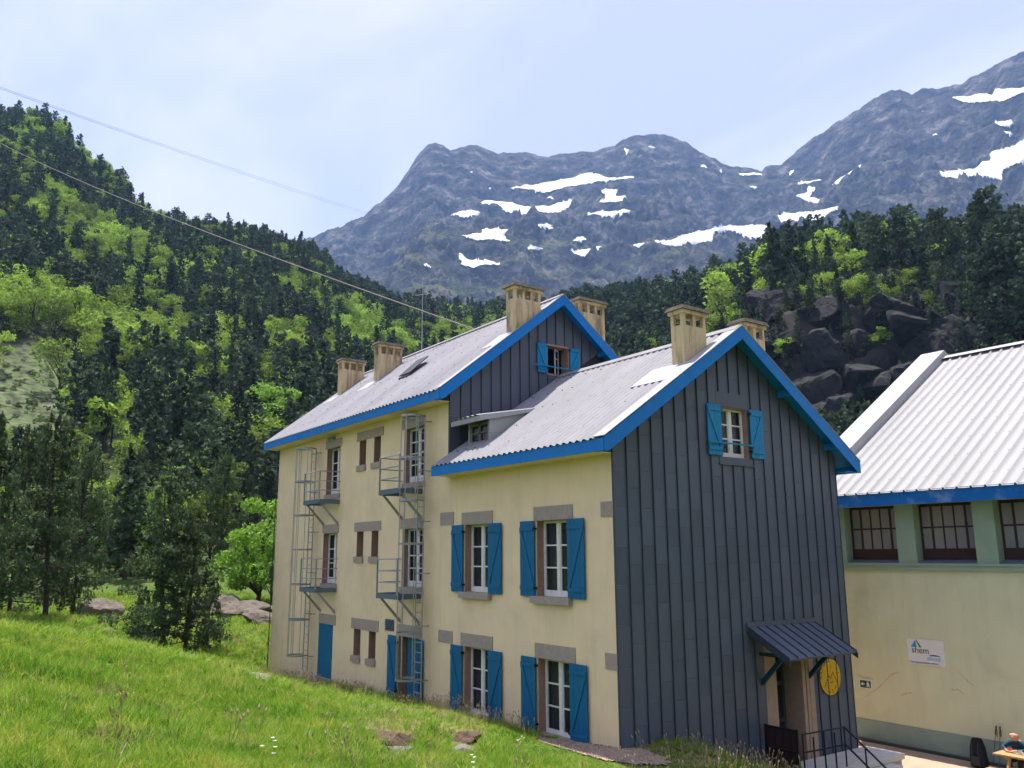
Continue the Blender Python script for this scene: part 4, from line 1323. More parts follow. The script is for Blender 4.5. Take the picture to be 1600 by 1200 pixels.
# ------------------------------------------------------------------ overhead cables
def catenary(A, B, sag, n=40):
    A, B = Vector(A), Vector(B)
    return [tuple(A.lerp(B, t) - Vector((0, 0, sag * 4 * t * (1 - t)))) for t in np.linspace(0, 1, n)]
tag(MB().tube(catenary((-11.98, 4.11, 12.6), at_dist(-60, 190, 130), 1.0), 0.028, 6).build('overhead_cable', 'cable'),
    'thick overhead cable running from the main roof ridge up to the left hillside', 'cable')
for k in (0, 1):
    A, B = at_dist(-80, 107 + 2.5 * k, 300), at_dist(760, 383 + 3.5 * k, 900)
    tag(MB().tube(catenary(A, B, 5.0), 0.07, 5).build('valley_cable', 'cable'),
        ('upper' if k == 0 else 'lower') + ' of the two thin cables crossing the valley high above the trees', 'cable', 'paired cables across the valley')
# ------------------------------------------------------------------ terrain height
AZ = lambda u: math.degrees(math.atan2(ray(u, 866)[1], ray(u, 866)[0]))
# valley sides: for a set of bearings the height of the ground at growing distances
DT = np.array([45, 60, 90, 130, 165, 180, 195, 240, 320, 420, 520, 640.0])
COLS = {   # bearing given by a point on the horizon, rows: apparent level of the ground at each distance
 -250: [985, 950, 830, 690, 599, 560, 530, 440, 330, 215, 130, 120],
 0: [985, 940, 850, 715, 634.5, 600, 573.75, 495, 385, 280, 190, 190],
 100: [985, 940, 850, 725, 651.5, 620, 597.5, 530, 430, 350, 275, 290],
 200: [985, 935, 850, 735, 668.5, 640, 618.75, 555, 465, 390, 345, 370],
 320: [990, 930, 845, 745, 678.5, 650, 630, 570, 480, 400, 372, 400],
 450: [985, 940, 860, 770, 707, 680, 657.5, 590, 500, 425, 405, 430],
 540: [985, 940, 870, 790, 730.5, 705, 683.75, 620, 540, 480, 462, 470],
 620: [985, 945, 880, 800, 744, 720, 700, 640, 565, 510, 492, 490],
 760: [985, 950, 890, 820, 767.5, 745, 723.75, 660, 580, 525, 512, 500],
 940: [985, 950, 895, 825, 765.5, 740, 715, 640, 545, 500, 505, 520],
 1060: [985, 955, 900, 825, 775, 730, 655, 600, 500, 495, 520, 540],
 1160: [985, 955, 900, 815, 780, 735, 560, 530, 470, 480, 520, 560],
 1260: [985, 955, 900, 805, 775, 720, 505, 462, 430, 460, 520, 560],
 1400: [985, 955, 900, 795, 765, 705, 490, 430, 405, 450, 520, 560],
 1600: [985, 955, 900, 790, 765, 705, 490, 430, 385, 440, 520, 560],
 1900: [985, 955, 900, 780, 765, 705, 490, 430, 370, 430, 500, 540]}
us = sorted(COLS)
AZT = np.array([AZ(u) for u in us])
ZT = np.array([[at_dist(u, y, d)[2] for y, d in zip(COLS[u], DT)] for u in us])
order = np.argsort(AZT)
AZT, ZT = AZT[order], ZT[order]
def far_z(az, d):
    az = np.asarray(az, float); d = np.asarray(d, float)
    a = np.clip(az, AZT[0], AZT[-1])
    i = np.clip(np.searchsorted(AZT, a) - 1, 0, len(AZT) - 2)
    fa = (a - AZT[i]) / (AZT[i + 1] - AZT[i])
    fa = fa * fa * (3 - 2 * fa)
    ld = np.clip(d, DT[0], DT[-1])
    j = np.clip(np.searchsorted(DT, ld) - 1, 0, len(DT) - 2)
    fd = (ld - DT[j]) / (DT[j + 1] - DT[j])
    z = (ZT[i, j] * (1 - fd) + ZT[i, j + 1] * fd) * (1 - fa) + (ZT[i + 1, j] * (1 - fd) + ZT[i + 1, j + 1] * fd) * fa
    over = np.maximum(np.maximum(AZT[0] - az, az - AZT[-1]), 0)
    w = sstep(0, 50, over)
    return z * (1 - w) + (3 + 0.05 * d) * w
near = np.array([
 # along the foot of the walls
 (-23, 0.3, -0.8), (-21, -0.3, -0.75), (-17, -0.3, -0.52), (-12.6, -0.3, -0.35), (-9, -0.3, -0.22), (-7, -0.3, -0.08), (-4, -0.3, 0.0), (-2, -0.3, 0.03), (0, -0.3, 0.12),
 (0.3, 1.4, 0.02), (0.3, 2.6, -0.28), (0.4, 3.8, -0.70), (-10, 4, -0.6), (-18, 4, -0.7), (-4, 4, -0.8),
 # the grassy bank
 (13.9, -12.7, 2.45), (7, -12.1, 2.62), (7.7, -9.5, 2.25), (2.4, -6.7, 1.45), (1.6, -5.0, 1.0), (5.8, -4.2, 0.98), (-6.0, -11.0, 2.70), (-7.65, -8.3, 2.15), (-2, -9, 2.2),
 (-11.2, -5.9, 1.12), (-14.5, -3.2, 0.05), (-4, -3.2, 0.62), (-8, -3.0, 0.3), (-11, -2.6, 0.08), (-1, -3.0, 0.46), (0, -1.2, 0.10), (-1.5, -1.0, 0.06), (0.6, -2.0, 0.20), (2.4, -0.9, 0.14), (4.2, -1.3, 0.42), (5.3, -1.1, 0.38), (3.0, 1.4, -0.15), (9, -6, 1.6),
 (-10, -11.5, 2.55), (-13, -9.5, 1.9), (-18, -9, 1.0), (-18, -13, 2.2), (-24, -12, 1.6), (-5, -16, 3.6), (2, -16, 3.4), (-12, -18, 4.2),
 (-23, -3.7, 0.1), (-21.9, -3.2, 0.0), (-25.9, 0.8, 0.25), (-30.8, -7.4, 1.5), (-19, -5.5, 0.3),
 # terrace level and the right side
 (2, 10, -1.56), (5, 9, -1.56), (1, 7.5, -1.56), (3, 5, -1.35), (6, 12, -1.56), (-2, 10.5, -1.56), (8, 7, -1.4), (7, 3, -0.6), (10, 10, -1.5), (-10, 10.5, -1.2), (-20, 10.5, -0.7), (-5, 20, -1.4), (5, 20, -1.5), (5, 30, -1.0), (10, -1, 0.9), (13, 4, -0.4), (15, -6, 1.8),
 (22, -4, 1.6), (20, -16, 2.6), (14, -22, 3.4), (30, -10, 2.6), (26, 8, 0.2), (4, -30, 4.4)])
ring = []
for u in list(range(-250, 1901, 120)):
    for d in (48, 60, 72):
        q = at_dist(u, 866, d)
        ring.append((q[0], q[1], float(far_z(AZ(u), d))))
for a in range(-150, 91, 20):
    for d in (50, 68):
        ring.append((CP[0] + d * math.cos(math.radians(a)), CP[1] + d * math.sin(math.radians(a)), float(far_z(a if a > -90 else a + 360, d))))
CT = np.vstack([near, np.array(ring)])
def _k(r): return np.where(r > 1e-9, r * r * np.log(np.maximum(r, 1e-9)), 0)
D = np.hypot(CT[:, None, 0] - CT[None, :, 0], CT[:, None, 1] - CT[None, :, 1])
n = len(CT)
A = np.zeros((n + 3, n + 3))
A[:n, :n] = _k(D) + np.eye(n) * 0.4
A[:n, n] = 1
A[:n, n + 1:n + 3] = CT[:, :2]
A[n:, :n] = A[:n, n:].T
SOL = np.linalg.solve(A, np.concatenate([CT[:, 2], [0, 0, 0]]))
def near_z(x, y):
    x = np.asarray(x, float).ravel(); y = np.asarray(y, float).ravel()
    out = np.zeros(len(x))
    for s in range(0, len(x), 20000):
        X, Y = x[s:s + 20000], y[s:s + 20000]
        out[s:s + 20000] = _k(np.hypot(X[:, None] - CT[None, :, 0], Y[:, None] - CT[None, :, 1])) @ SOL[:n] + SOL[n] + X * SOL[n + 1] + Y * SOL[n + 2]
    return out
def ground_z(x, y):
    x = np.asarray(x, float); y = np.asarray(y, float)
    sh = x.shape
    x = x.ravel(); y = y.ravel()
    dx, dy = x - CP[0], y - CP[1]
    d = np.hypot(dx, dy)
    az = np.degrees(np.arctan2(dy, dx))
    az = np.where(az < -50, az + 360, az)
    w = sstep(46, 70, d)
    z = np.zeros(len(x))
    m = d < 72
    if m.any(): z[m] = near_z(x[m], y[m])
    far = far_z(az, np.maximum(d, 45))
    # relief of the far slopes: ribs, ledges, a craggy cliff on the right
    amp = sstep(70, 160, d) * np.clip(d / 60, 0, 5.0)
    far = far + amp * (1.4 * fbm(x / 55, y / 55, 4, 3) + 0.5 * fbm(x / 14, y / 14, 3, 9))
    cl = sstep(120, 150, d) * sstep(270, 225, d) * sstep(137, 128, az) * sstep(100, 108, az)
    far = far + cl * (14.0 * (ridged(x / 28, y / 28, 5, 21) - 0.6) + 5.0 * (ridged(x / 8, y / 8, 4, 5, 0.6) - 0.5))
    z = z * (1 - w) + far * w
    z = z + sstep(60, 20, d) * (0.10 * fbm(x / 1.6, y / 1.6, 3, 31) + 0.12 * fbm(x / 5.0, y / 5.0, 2, 37)) * sstep(0, 1.5, np.abs(y + 0.0) + 5 * (x > 0.5))
    # levelled ground round the buildings
    flat_ = sstep(5.2, 6.4, y - 0.25 * x) * sstep(-6, -3, x) * sstep(9, 6, np.abs(x - 4)) * sstep(40, 33, y)
    z = z * (1 - flat_) + (-1.56) * flat_
    return z.reshape(sh)

# ground sheet, polar rows that widen with distance
azs = np.concatenate([np.arange(-70, 95, 3.0), np.arange(95, 198, 0.25), np.arange(198, 290.1, 3.0)])
rs = np.concatenate([[0.6], np.geomspace(1.5, 60, 110), np.geomspace(61, 130, 50), np.linspace(131, 262, 130), np.geomspace(265, 700, 70)])
AA, RR = np.meshgrid(np.radians(azs), rs)
GX = CP[0] + RR * np.cos(AA)
GY = CP[1] + RR * np.sin(AA)
GZZ = ground_z(GX, GY)
nr, nc = GX.shape
idx = np.arange(nr * nc).reshape(nr, nc)
F = np.stack([idx[:-1, :-1], idx[:-1, 1:], idx[1:, 1:], idx[1:, :-1]], -1).reshape(-1, 4)
gme = mesh_np('ground', np.stack([GX, GY, GZZ], -1).reshape(-1, 3), F)
gme.polygons.foreach_set('use_smooth', [True] * len(gme.polygons))
# what grows where: open heath on the left slope
PU, PV, PD = project(np.stack([GX, GY, GZZ], -1).reshape(-1, 3).astype(float))
DD = RR.ravel()
def inpoly(u, v, poly):
    u = np.asarray(u); v = np.asarray(v)
    r = np.zeros(u.shape, bool)
    n = len(poly)
    for i in range(n):
        (x0, y0), (x1, y1) = poly[i], poly[(i + 1) % n]
        c = ((y0 > v) != (y1 > v)) & (u < (x1 - x0) * (v - y0) / ((y1 - y0) if y1 != y0 else 1e-9) + x0)
        r ^= c
    return r
HEATH = [(-300, 500), (0, 536), (70, 540), (125, 565), (160, 600), (150, 640), (120, 668), (90, 700), (0, 700), (-300, 700)]
heath = (inpoly(PU, PV, HEATH) & (DD > 70) & (PD > 0)).astype(np.float32)
at = gme.attributes.new('heath', 'FLOAT', 'POINT')
at.data.foreach_set('value', heath)
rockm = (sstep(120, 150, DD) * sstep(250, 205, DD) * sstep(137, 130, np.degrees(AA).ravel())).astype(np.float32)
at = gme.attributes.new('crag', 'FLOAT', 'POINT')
at.data.foreach_set('value', rockm)

def ground_mat():
    m = bpy.data.materials.new('ground')
    m.use_nodes = True
    n, l = m.node_tree.nodes, m.node_tree.links
    b = n['Principled BSDF']
    b.inputs['Roughness'].default_value = 0.95
    b.inputs['Specular IOR Level'].default_value = 0.1
    geo = n.new('ShaderNodeNewGeometry')
    def noise(s, d=6):
        t = n.new('ShaderNodeTexNoise')
        t.inputs['Scale'].default_value = s
        t.inputs['Detail'].default_value = d
        l.new(geo.outputs['Position'], t.inputs['Vector'])
        return t.outputs['Fac']
    def ramp(f, stops):
        r = n.new('ShaderNodeValToRGB')
        e = r.color_ramp.elements
        e[0].position, e[0].color = stops[0][0], (*stops[0][1], 1)
        e[1].position, e[1].color = stops[-1][0], (*stops[-1][1], 1)
        for p, c in stops[1:-1]:
            q = e.new(p)
            q.color = (*c, 1)
        l.new(f, r.inputs[0])
        return r.outputs[0]
    def mix(f, a, c):
        x = n.new('ShaderNodeMixRGB')
        l.new(f, x.inputs[0]); l.new(a, x.inputs[1]); l.new(c, x.inputs[2])
        return x.outputs[0]
    grass = ramp(noise(0.8), [(0.3, (0.05, 0.09, 0.018)), (0.55, (0.085, 0.135, 0.025)), (0.75, (0.17, 0.15, 0.055))])
    floor = ramp(noise(0.35), [(0.36, (0.02, 0.028, 0.012)), (0.5, (0.04, 0.055, 0.02)), (0.66, (0.08, 0.075, 0.04))])
    hth = ramp(noise(0.55, 9), [(0.36, (0.035, 0.045, 0.025)), (0.48, (0.085, 0.09, 0.055)), (0.56, (0.075, 0.13, 0.03)), (0.66, (0.15, 0.135, 0.10))])
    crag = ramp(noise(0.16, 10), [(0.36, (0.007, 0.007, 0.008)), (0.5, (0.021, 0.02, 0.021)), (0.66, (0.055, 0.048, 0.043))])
    # distance from the house lawn: grass near, forest floor beyond
    sep = n.new('ShaderNodeVectorMath')
    sep.operation = 'DISTANCE'
    sep.inputs[1].default_value = (0, -8, 0)
    l.new(geo.outputs['Position'], sep.inputs[0])
    mr = n.new('ShaderNodeMapRange')
    mr.inputs[1].default_value = 45
    mr.inputs[2].default_value = 75
    l.new(sep.outputs['Value'], mr.inputs[0])
    c = mix(mr.outputs[0], grass, floor)
    a1 = n.new('ShaderNodeAttribute'); a1.attribute_name = 'heath'
    c = mix(a1.outputs['Fac'], c, hth)
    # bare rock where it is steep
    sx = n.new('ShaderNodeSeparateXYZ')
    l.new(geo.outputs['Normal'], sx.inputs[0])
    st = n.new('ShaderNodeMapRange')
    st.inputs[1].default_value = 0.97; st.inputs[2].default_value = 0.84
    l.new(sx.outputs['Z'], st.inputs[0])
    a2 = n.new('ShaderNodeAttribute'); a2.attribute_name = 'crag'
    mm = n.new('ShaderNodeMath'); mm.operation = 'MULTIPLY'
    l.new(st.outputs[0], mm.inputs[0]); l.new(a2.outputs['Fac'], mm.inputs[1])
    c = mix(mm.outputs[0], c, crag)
    l.new(c, b.inputs['Base Color'])
    bp = n.new('ShaderNodeBump')
    bp.inputs['Strength'].default_value = 0.7
    bp.inputs['Distance'].default_value = 0.25
    l.new(noise(1.6, 8), bp.inputs['Height'])
    l.new(bp.outputs[0], b.inputs['Normal'])
    return m
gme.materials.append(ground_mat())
GO = link('ground', gme)
tag(GO, kind='structure')
def gz1(x, y): return float(ground_z(np.array([x]), np.array([y]))[0])

# terrace between the refuge and the hall
tx, ty = np.meshgrid(np.linspace(-6, 16, 45), np.linspace(6.0, 12.0, 13))
mb = MB()
mb.prism([(0.9, 8.9, -1.54), (0.9, 7.6, -1.54), (2.4, 7.4, -1.54), (4.0, 7.0, -1.54), (9.0, 6.4, -1.54), (16, 6.4, -1.54), (16, 11.96, -1.54), (-6, 11.96, -1.54), (-6, 8.9, -1.54)], (0, 0, 0.04))
tag(mb.build('terrace', 'terrace_paving'), kind='structure')
tag(MB().box(-6, 16, 11.80, 11.955, -1.51, -1.44).build('drain_kerb', 'dark_metal'), kind='structure')

# ------------------------------------------------------------------ far mountain
SKY = [(330, 470), (400, 425), (470, 374), (492, 366), (522, 357), (540, 350), (562, 338), (585, 318), (603, 303), (622, 282), (640, 254), (652, 238), (664, 228), (677, 222), (690, 226), (700, 234), (715, 231), (735, 226), (752, 231), (775, 238), (792, 241), (815, 238), (838, 240), (855, 245),
       (880, 240), (910, 237), (940, 235), (960, 229), (985, 218), (1005, 212), (1030, 207), (1060, 209), (1085, 220), (1105, 234), (1130, 246), (1150, 256), (1170, 259), (1192, 263), (1207, 266), (1214, 257), (1226, 255), (1239, 257), (1250, 245), (1275, 225), (1300, 209), (1330, 189), (1350, 176), (1375, 163), (1392, 150), (1410, 142), (1430, 133), (1445, 131), (1462, 138), (1478, 130), (1488, 127), (1505, 130), (1530, 123), (1550, 117), (1575, 104), (1600, 90), (1660, 60), (1800, 20), (1950, 60)]
su = np.array([s[0] for s in SKY], float)
sv = np.array([s[1] for s in SKY], float)
MU = np.linspace(345, 1930, 1000)
NT = 430
TT = np.concatenate([np.linspace(0, 1, NT), 1 + np.linspace(0.02, 0.35, 18)])
skyv = np.interp(MU, su, sv) + 4.2 * fbm(MU / 18, MU * 0, 5, 77, 0.65)
base_v = 575.0
rid_d = 2500 + 260 * fbm(MU / 240, MU * 0 + 3, 3, 5)
dirs = np.array([ray(u_, 500) for u_ in MU])
hl = np.hypot(dirs[:, 0], dirs[:, 1])
ux, uy = dirs[:, 0] / hl, dirs[:, 1] / hl
zr = np.array([at_dist(u_, v_, d_)[2] for u_, v_, d_ in zip(MU, skyv, rid_d)])
zb = np.array([at_dist(u_, base_v, 1300)[2] for u_ in MU])
hx = np.array([0, .12, .25, .36, .46, .56, .66, .76, .87, .95, 1.0])
hy_ = np.array([0, .16, .29, .36, .43, .52, .58, .69, .83, .945, 1.0])
T2, U2 = np.meshgrid(TT, MU, indexing='ij')
warp = 0.05 * fbm(U2 / 120, T2 * 5, 3, 51)
Tw = np.clip(T2 + warp * np.sin(np.pi * np.clip(T2, 0, 1)), 0, 1)
H = np.interp(Tw.ravel(), hx, hy_).reshape(T2.shape)
DM = 1300 + np.minimum(T2, 1) * (rid_d[None, :] - 1300) + np.maximum(T2 - 1, 0) * 1400
MX = CP[0] + ux[None, :] * DM
MY = CP[1] + uy[None, :] * DM
MZ = zb[None, :] + (zr - zb)[None, :] * H
wnd = np.sin(np.pi * np.clip(T2, 0, 1)) ** 0.7
rel = 190 * (ridged(MX / 560, MY / 560, 6, 101, 0.55) - 0.62) + 60 * (ridged(U2 / 40 + DM / 400, DM / 260, 5, 131, 0.58) - 0.6) + 66 * (ridged(MX / 85, MY / 85, 4, 151, 0.6) - 0.6) + 16 * fbm(MX / 20, MY / 20, 3, 141, 0.6)
# snow fields lying on the mountain, each its own sheet
zA = lambda p: [(480 + u_ * .35, 180 + v_ * .35) for u_, v_ in p]
zB = lambda p: [(1040 + u_ * .35, 60 + v_ * .35) for u_, v_ in p]
SNOW = [
 (zA([(870, 335), (960, 325), (1060, 305), (1150, 295), (1255, 265), (1310, 270), (1330, 285), (1460, 280), (1450, 295), (1300, 305), (1180, 325), (1060, 355), (980, 340)]), 'longest upper snow band below the middle of the far crest'),
 (zA([(765, 405), (800, 390), (870, 395), (930, 405), (1000, 420), (1080, 415), (1130, 400), (1195, 385), (1170, 420), (1110, 450), (1000, 445), (950, 458), (880, 440), (860, 420), (800, 412)]), 'bow-shaped snow field just under the longest upper snow band'),
 (zA([(635, 455), (700, 437), (775, 435), (770, 455), (700, 467)]), 'small wedge of snow left of the bow-shaped snow field'),
 (zA([(675, 555), (780, 540), (785, 522), (880, 525), (910, 520), (870, 545), (915, 585), (860, 575), (760, 573)]), 'snow field with a trailing tail midway down the left face'),
 (zA([(1255, 355), (1340, 340), (1385, 340), (1385, 375), (1435, 370), (1400, 395), (1320, 412), (1280, 405), (1330, 390), (1330, 360)]), 'hook-shaped snow patch right of the bow-shaped field'),
 (zA([(1235, 455), (1300, 445), (1445, 430), (1440, 445), (1370, 460), (1320, 470), (1300, 462)]), 'thin snow strip directly under the hook-shaped patch'),
 (zA([(675, 615), (720, 655), (780, 662), (850, 668), (915, 682), (780, 685), (740, 697), (690, 685), (670, 650)]), 'lowest snow field on the left face, with a pointed top'),
 (zA([(980, 600), (1040, 597), (1070, 608), (985, 613)]), 'tiny flat snow patch below the middle of the face'),
 (zA([(1000, 500), (1045, 495), (1100, 515), (1085, 525), (1040, 507)]), 'curved snow sliver between the bow-shaped field and the tiny flat patch'),
 (zA([(1405, 150), (1440, 160), (1430, 182)]), 'little snow spot right under the rounded middle summit'),
 (zA([(1195, 555), (1250, 565), (1245, 580)]), 'small slanting snow streak low on the middle face'),
 (zA([(1170, 630), (1230, 615), (1325, 598), (1290, 620), (1230, 647)]), 'pointed snow wedge low on the middle face above the slate gable'),
 (zA([(710, 247), (742, 262), (735, 268)]), 'faint snow fleck beneath the left summit'),
 (zA([(800, 330), (826, 336), (820, 342)]), 'snow fleck left of the longest upper snow band'),
 (zA([(1050, 365), (1098, 380), (1085, 387)]), 'thin snow sliver between the two largest upper snow fields'),
 (zB([(-90, 905), (0, 920), (100, 885), (190, 865), (250, 850), (350, 850), (390, 843), (470, 845), (440, 870), (500, 905), (580, 930), (490, 910), (420, 905), (370, 905), (300, 870), (220, 875), (210, 930), (100, 930), (40, 945), (0, 945)]), 'broad ragged snow field at the valley head above the dark pines'),
 (zB([(500, 800), (560, 790), (650, 790), (770, 760), (775, 775), (720, 800), (690, 835), (600, 830), (515, 835)]), 'wide snow field in the gully foot below the notch'),
 (zB([(570, 712), (620, 705), (640, 670), (670, 675), (645, 715), (715, 735), (690, 755), (640, 740)]), 'branched snow patch in the gully beneath the notch'),
 (zB([(310, 610), (400, 607), (450, 620), (340, 620)]), 'slim snow bar left of the notch in the crest'),
 (zB([(560, 655), (700, 640), (720, 642), (600, 665)]), 'thin snow line across the gully just under the notch'),
 (zB([(735, 660), (800, 620), (875, 570), (872, 588), (760, 668)]), 'slanting snow ribbon right of the gully'),
 (zB([(1220, 610), (1290, 605), (1400, 590), (1410, 560), (1450, 560), (1450, 515), (1540, 500), (1600, 470), (1680, 450), (1680, 545), (1600, 560), (1510, 600), (1500, 640), (1550, 660), (1440, 630), (1380, 630), (1310, 640), (1230, 630)]), 'largest snow field on the right peak, cut by the picture edge'),
 (zB([(1275, 270), (1360, 265), (1380, 255), (1460, 260), (1470, 235), (1600, 225), (1680, 222), (1680, 245), (1600, 255), (1500, 290), (1340, 298)]), 'high snow field just under the top of the right peak'),
 (zB([(1470, 390), (1540, 370), (1560, 385), (1500, 405)]), 'small snow patch between the two snow fields of the right peak'),
 (zB([(1500, 430), (1550, 428), (1540, 440)]), 'tiny snow bar above the largest snow field of the right peak'),
 (zB([(550, 600), (572, 588), (560, 632)]), 'little upright snow spot inside the notch'),
]
for (cu0, cv0, w0, h0, tilt, lab) in ((1098, 262, 9, 2.2, 0.3, 'snow fleck under the right shoulder of the rounded middle summit'), (1128, 268, 3, 6, 0.4, 'upright snow streak left of the slim snow bar'), (1178, 294, 7, 2.2, 0.1, 'snow fleck beneath the slim snow bar'), (1461, 214, 6, 2.2, 0.2, 'lone snow fleck in the middle of the right peak face'),
        (1440, 177, 6, 2, 0.1, 'snow fleck under the pointed top of the right peak'), (1535, 305, 9, 2.5, 0.1, 'snow fleck below the largest snow field of the right peak'), (850, 357, 14, 2.5, 0.15, 'thin snow line below the bow-shaped snow field'), (668, 418, 9, 2.5, 0.1, 'snow fleck left of the lowest snow field'), (905, 378, 10, 3.0, 0.5, 'slanting fleck of snow above the pointed snow wedge'),
        (1018, 232, 8, 2.2, 0.1, 'thin snow fleck beside the rounded middle summit'), (1000, 388, 16, 2.2, 0.15, 'long pale snow line left of the broad ragged field'), (840, 392, 12, 2.4, -0.1, 'flat snow fleck above the lowest snow field')):
    SNOW.append(([(cu0 - w0, cv0 + tilt * w0 * 0.4), (cu0, cv0 - h0), (cu0 + w0, cv0 - tilt * w0 * 0.4), (cu0 + w0 * 0.3, cv0 + h0)], lab))
rel_s = rel.copy()
for _ in range(60):
    rel_s = (rel_s + np.roll(rel_s, 2, 0) + np.roll(rel_s, -2, 0) + np.roll(rel_s, 2, 1) + np.roll(rel_s, -2, 1)) / 5
U0, V0, _ = project(np.stack([MX, MY, MZ + wnd * rel_s], -1).reshape(-1, 3))
U0 = U0.reshape(MZ.shape)
V0 = V0.reshape(MZ.shape)
jit_u = 3.0 * fbm(U2 / 9, V0 / 6, 3, 201)
jit_v = 2.0 * fbm(U2 / 8 + 40, V0 / 5, 3, 211)
MASKS = [(inpoly(U0 + jit_u, V0 + jit_v, poly) & (T2 < 0.995), lab) for poly, lab in SNOW]
soft = np.zeros(MZ.shape)
for m_, _l in MASKS: soft = np.maximum(soft, m_)
for _ in range(5):
    soft = (soft + np.roll(soft, 1, 0) + np.roll(soft, -1, 0) + np.roll(soft, 1, 1) + np.roll(soft, -1, 1)) / 5
soft = np.clip(soft * 1.4, 0, 1)
rel = rel * (1 - soft) + (rel_s + 6) * soft
MZ = MZ + wnd * rel
MZ = MZ + wnd * (1 - soft) * 9 * np.sin(MZ / 17 + 2.5 * fbm(MX / 200, MY / 200, 2, 161))
MZ = np.where(T2 > 1, MZ - (T2 - 1) * 2200, MZ)
nr, nc = MZ.shape
idx = np.arange(nr * nc).reshape(nr, nc)
F = np.stack([idx[:-1, :-1], idx[1:, :-1], idx[1:, 1:], idx[:-1, 1:]], -1).reshape(-1, 4)
MVT = np.stack([MX, MY, MZ], -1).reshape(-1, 3)
mme = mesh_np('mountain', MVT, F)
mme.polygons.foreach_set('use_smooth', [True] * len(mme.polygons))
def sx_z(geo, n, l):
    q = n.new('ShaderNodeSeparateXYZ')
    l.new(geo.outputs['Position'], q.inputs[0])
    return q.outputs['Z']
def mountain_mat():
    m = bpy.data.materials.new('mountain_rock')
    m.use_nodes = True
    n, l = m.node_tree.nodes, m.node_tree.links
    b = n['Principled BSDF']
    b.inputs['Roughness'].default_value = 0.95
    b.inputs['Specular IOR Level'].default_value = 0.1
    geo = n.new('ShaderNodeNewGeometry')
    def noise(s, d=10, dist=0.0):
        t = n.new('ShaderNodeTexNoise')
        t.inputs['Scale'].default_value = s
        t.inputs['Detail'].default_value = d
        t.inputs['Roughness'].default_value = 0.62
        t.inputs['Distortion'].default_value = dist
        l.new(geo.outputs['Position'], t.inputs['Vector'])
        return t.outputs['Fac']
    def ramp(f, st):
        r = n.new('ShaderNodeValToRGB')
        e = r.color_ramp.elements
        e[0].position, e[0].color = st[0][0], (*st[0][1], 1)
        e[1].position, e[1].color = st[-1][0], (*st[-1][1], 1)
        for p, c in st[1:-1]:
            e.new(p).color = (*c, 1)
        l.new(f, r.inputs[0])
        return r.outputs[0]
    rock = ramp(noise(0.02), [(0.36, (0.008, 0.009, 0.012)), (0.47, (0.028, 0.028, 0.029)), (0.55, (0.06, 0.056, 0.05)), (0.65, (0.17, 0.15, 0.13))])
    turf = ramp(noise(0.012), [(0.38, (0.016, 0.024, 0.009)), (0.5, (0.048, 0.058, 0.017)), (0.64, (0.115, 0.10, 0.05))])
    sx = n.new('ShaderNodeSeparateXYZ')
    l.new(geo.outputs['Normal'], sx.inputs[0])
    ad = n.new('ShaderNodeMath')
    ad.operation = 'MULTIPLY_ADD'
    ad.inputs[1].default_value = 0.45
    l.new(noise(0.008, 8, 0.4), ad.inputs[0])
    l.new(sx.outputs['Z'], ad.inputs[2])
    st = n.new('ShaderNodeMapRange')
    st.inputs[1].default_value = 0.88
    st.inputs[2].default_value = 1.02
    alt = n.new('ShaderNodeMath')                      # turf gives out with height
    alt.operation = 'MULTIPLY_ADD'
    alt.inputs[1].default_value = -0.00028
    alt.inputs[2].default_value = 0.27
    l.new(sx_z(geo, n, l), alt.inputs[0])
    ad2 = n.new('ShaderNodeMath')
    l.new(ad.outputs[0], ad2.inputs[0])
    l.new(alt.outputs[0], ad2.inputs[1])
    l.new(ad2.outputs[0], st.inputs[0])
    x = n.new('ShaderNodeMixRGB')
    l.new(st.outputs[0], x.inputs[0]); l.new(rock, x.inputs[1]); l.new(turf, x.inputs[2])
    l.new(x.outputs[0], b.inputs['Base Color'])
    bp = n.new('ShaderNodeBump')
    bp.inputs['Strength'].default_value = 0.9
    bp.inputs['Distance'].default_value = 26
    l.new(noise(0.03, 10), bp.inputs['Height'])
    l.new(bp.outputs[0], b.inputs['Normal'])
    return m
mme.materials.append(mountain_mat())
tag(link('mountain', mme), kind='structure')

GRID = np.stack([MX, MY, MZ], -1)
for m_, lab in MASKS:
    m = m_[:-1, :-1] & m_[1:, 1:]
    m[NT - 2:, :] = False
    ii, jj = np.nonzero(m)
    if len(ii) < 2: continue
    cells = set(zip(ii.tolist(), jj.tolist()))         # keep the one connected field
    best = []
    while cells:
        st_ = [cells.pop()]
        comp = []
        while st_:
            c_ = st_.pop()
            comp.append(c_)
            for dd_ in ((1, 0), (-1, 0), (0, 1), (0, -1)):
                q_ = (c_[0] + dd_[0], c_[1] + dd_[1])
                if q_ in cells:
                    cells.remove(q_)
                    st_.append(q_)
        if len(comp) > len(best): best = comp
    ii, jj = np.array(sorted(best)).T
    keys = {}
    Vs, Fs = [], []
    def vid(i, j):
        k = (i, j)
        if k not in keys:
            keys[k] = len(Vs)
            Vs.append(GRID[i, j] + np.array([-ux[j] * 2.5, -uy[j] * 2.5, 2.5]))
        return keys[k]
    for i, j in zip(ii, jj):
        Fs.append((vid(i, j), vid(i + 1, j), vid(i + 1, j + 1), vid(i, j + 1)))
    me = mesh_np('snow_patch', np.array(Vs), np.array(Fs), 'snow')
    me.polygons.foreach_set('use_smooth', [True] * len(me.polygons))
    tag(link('snow_patch', me), lab, 'snow field', 'snow fields on the far mountain')
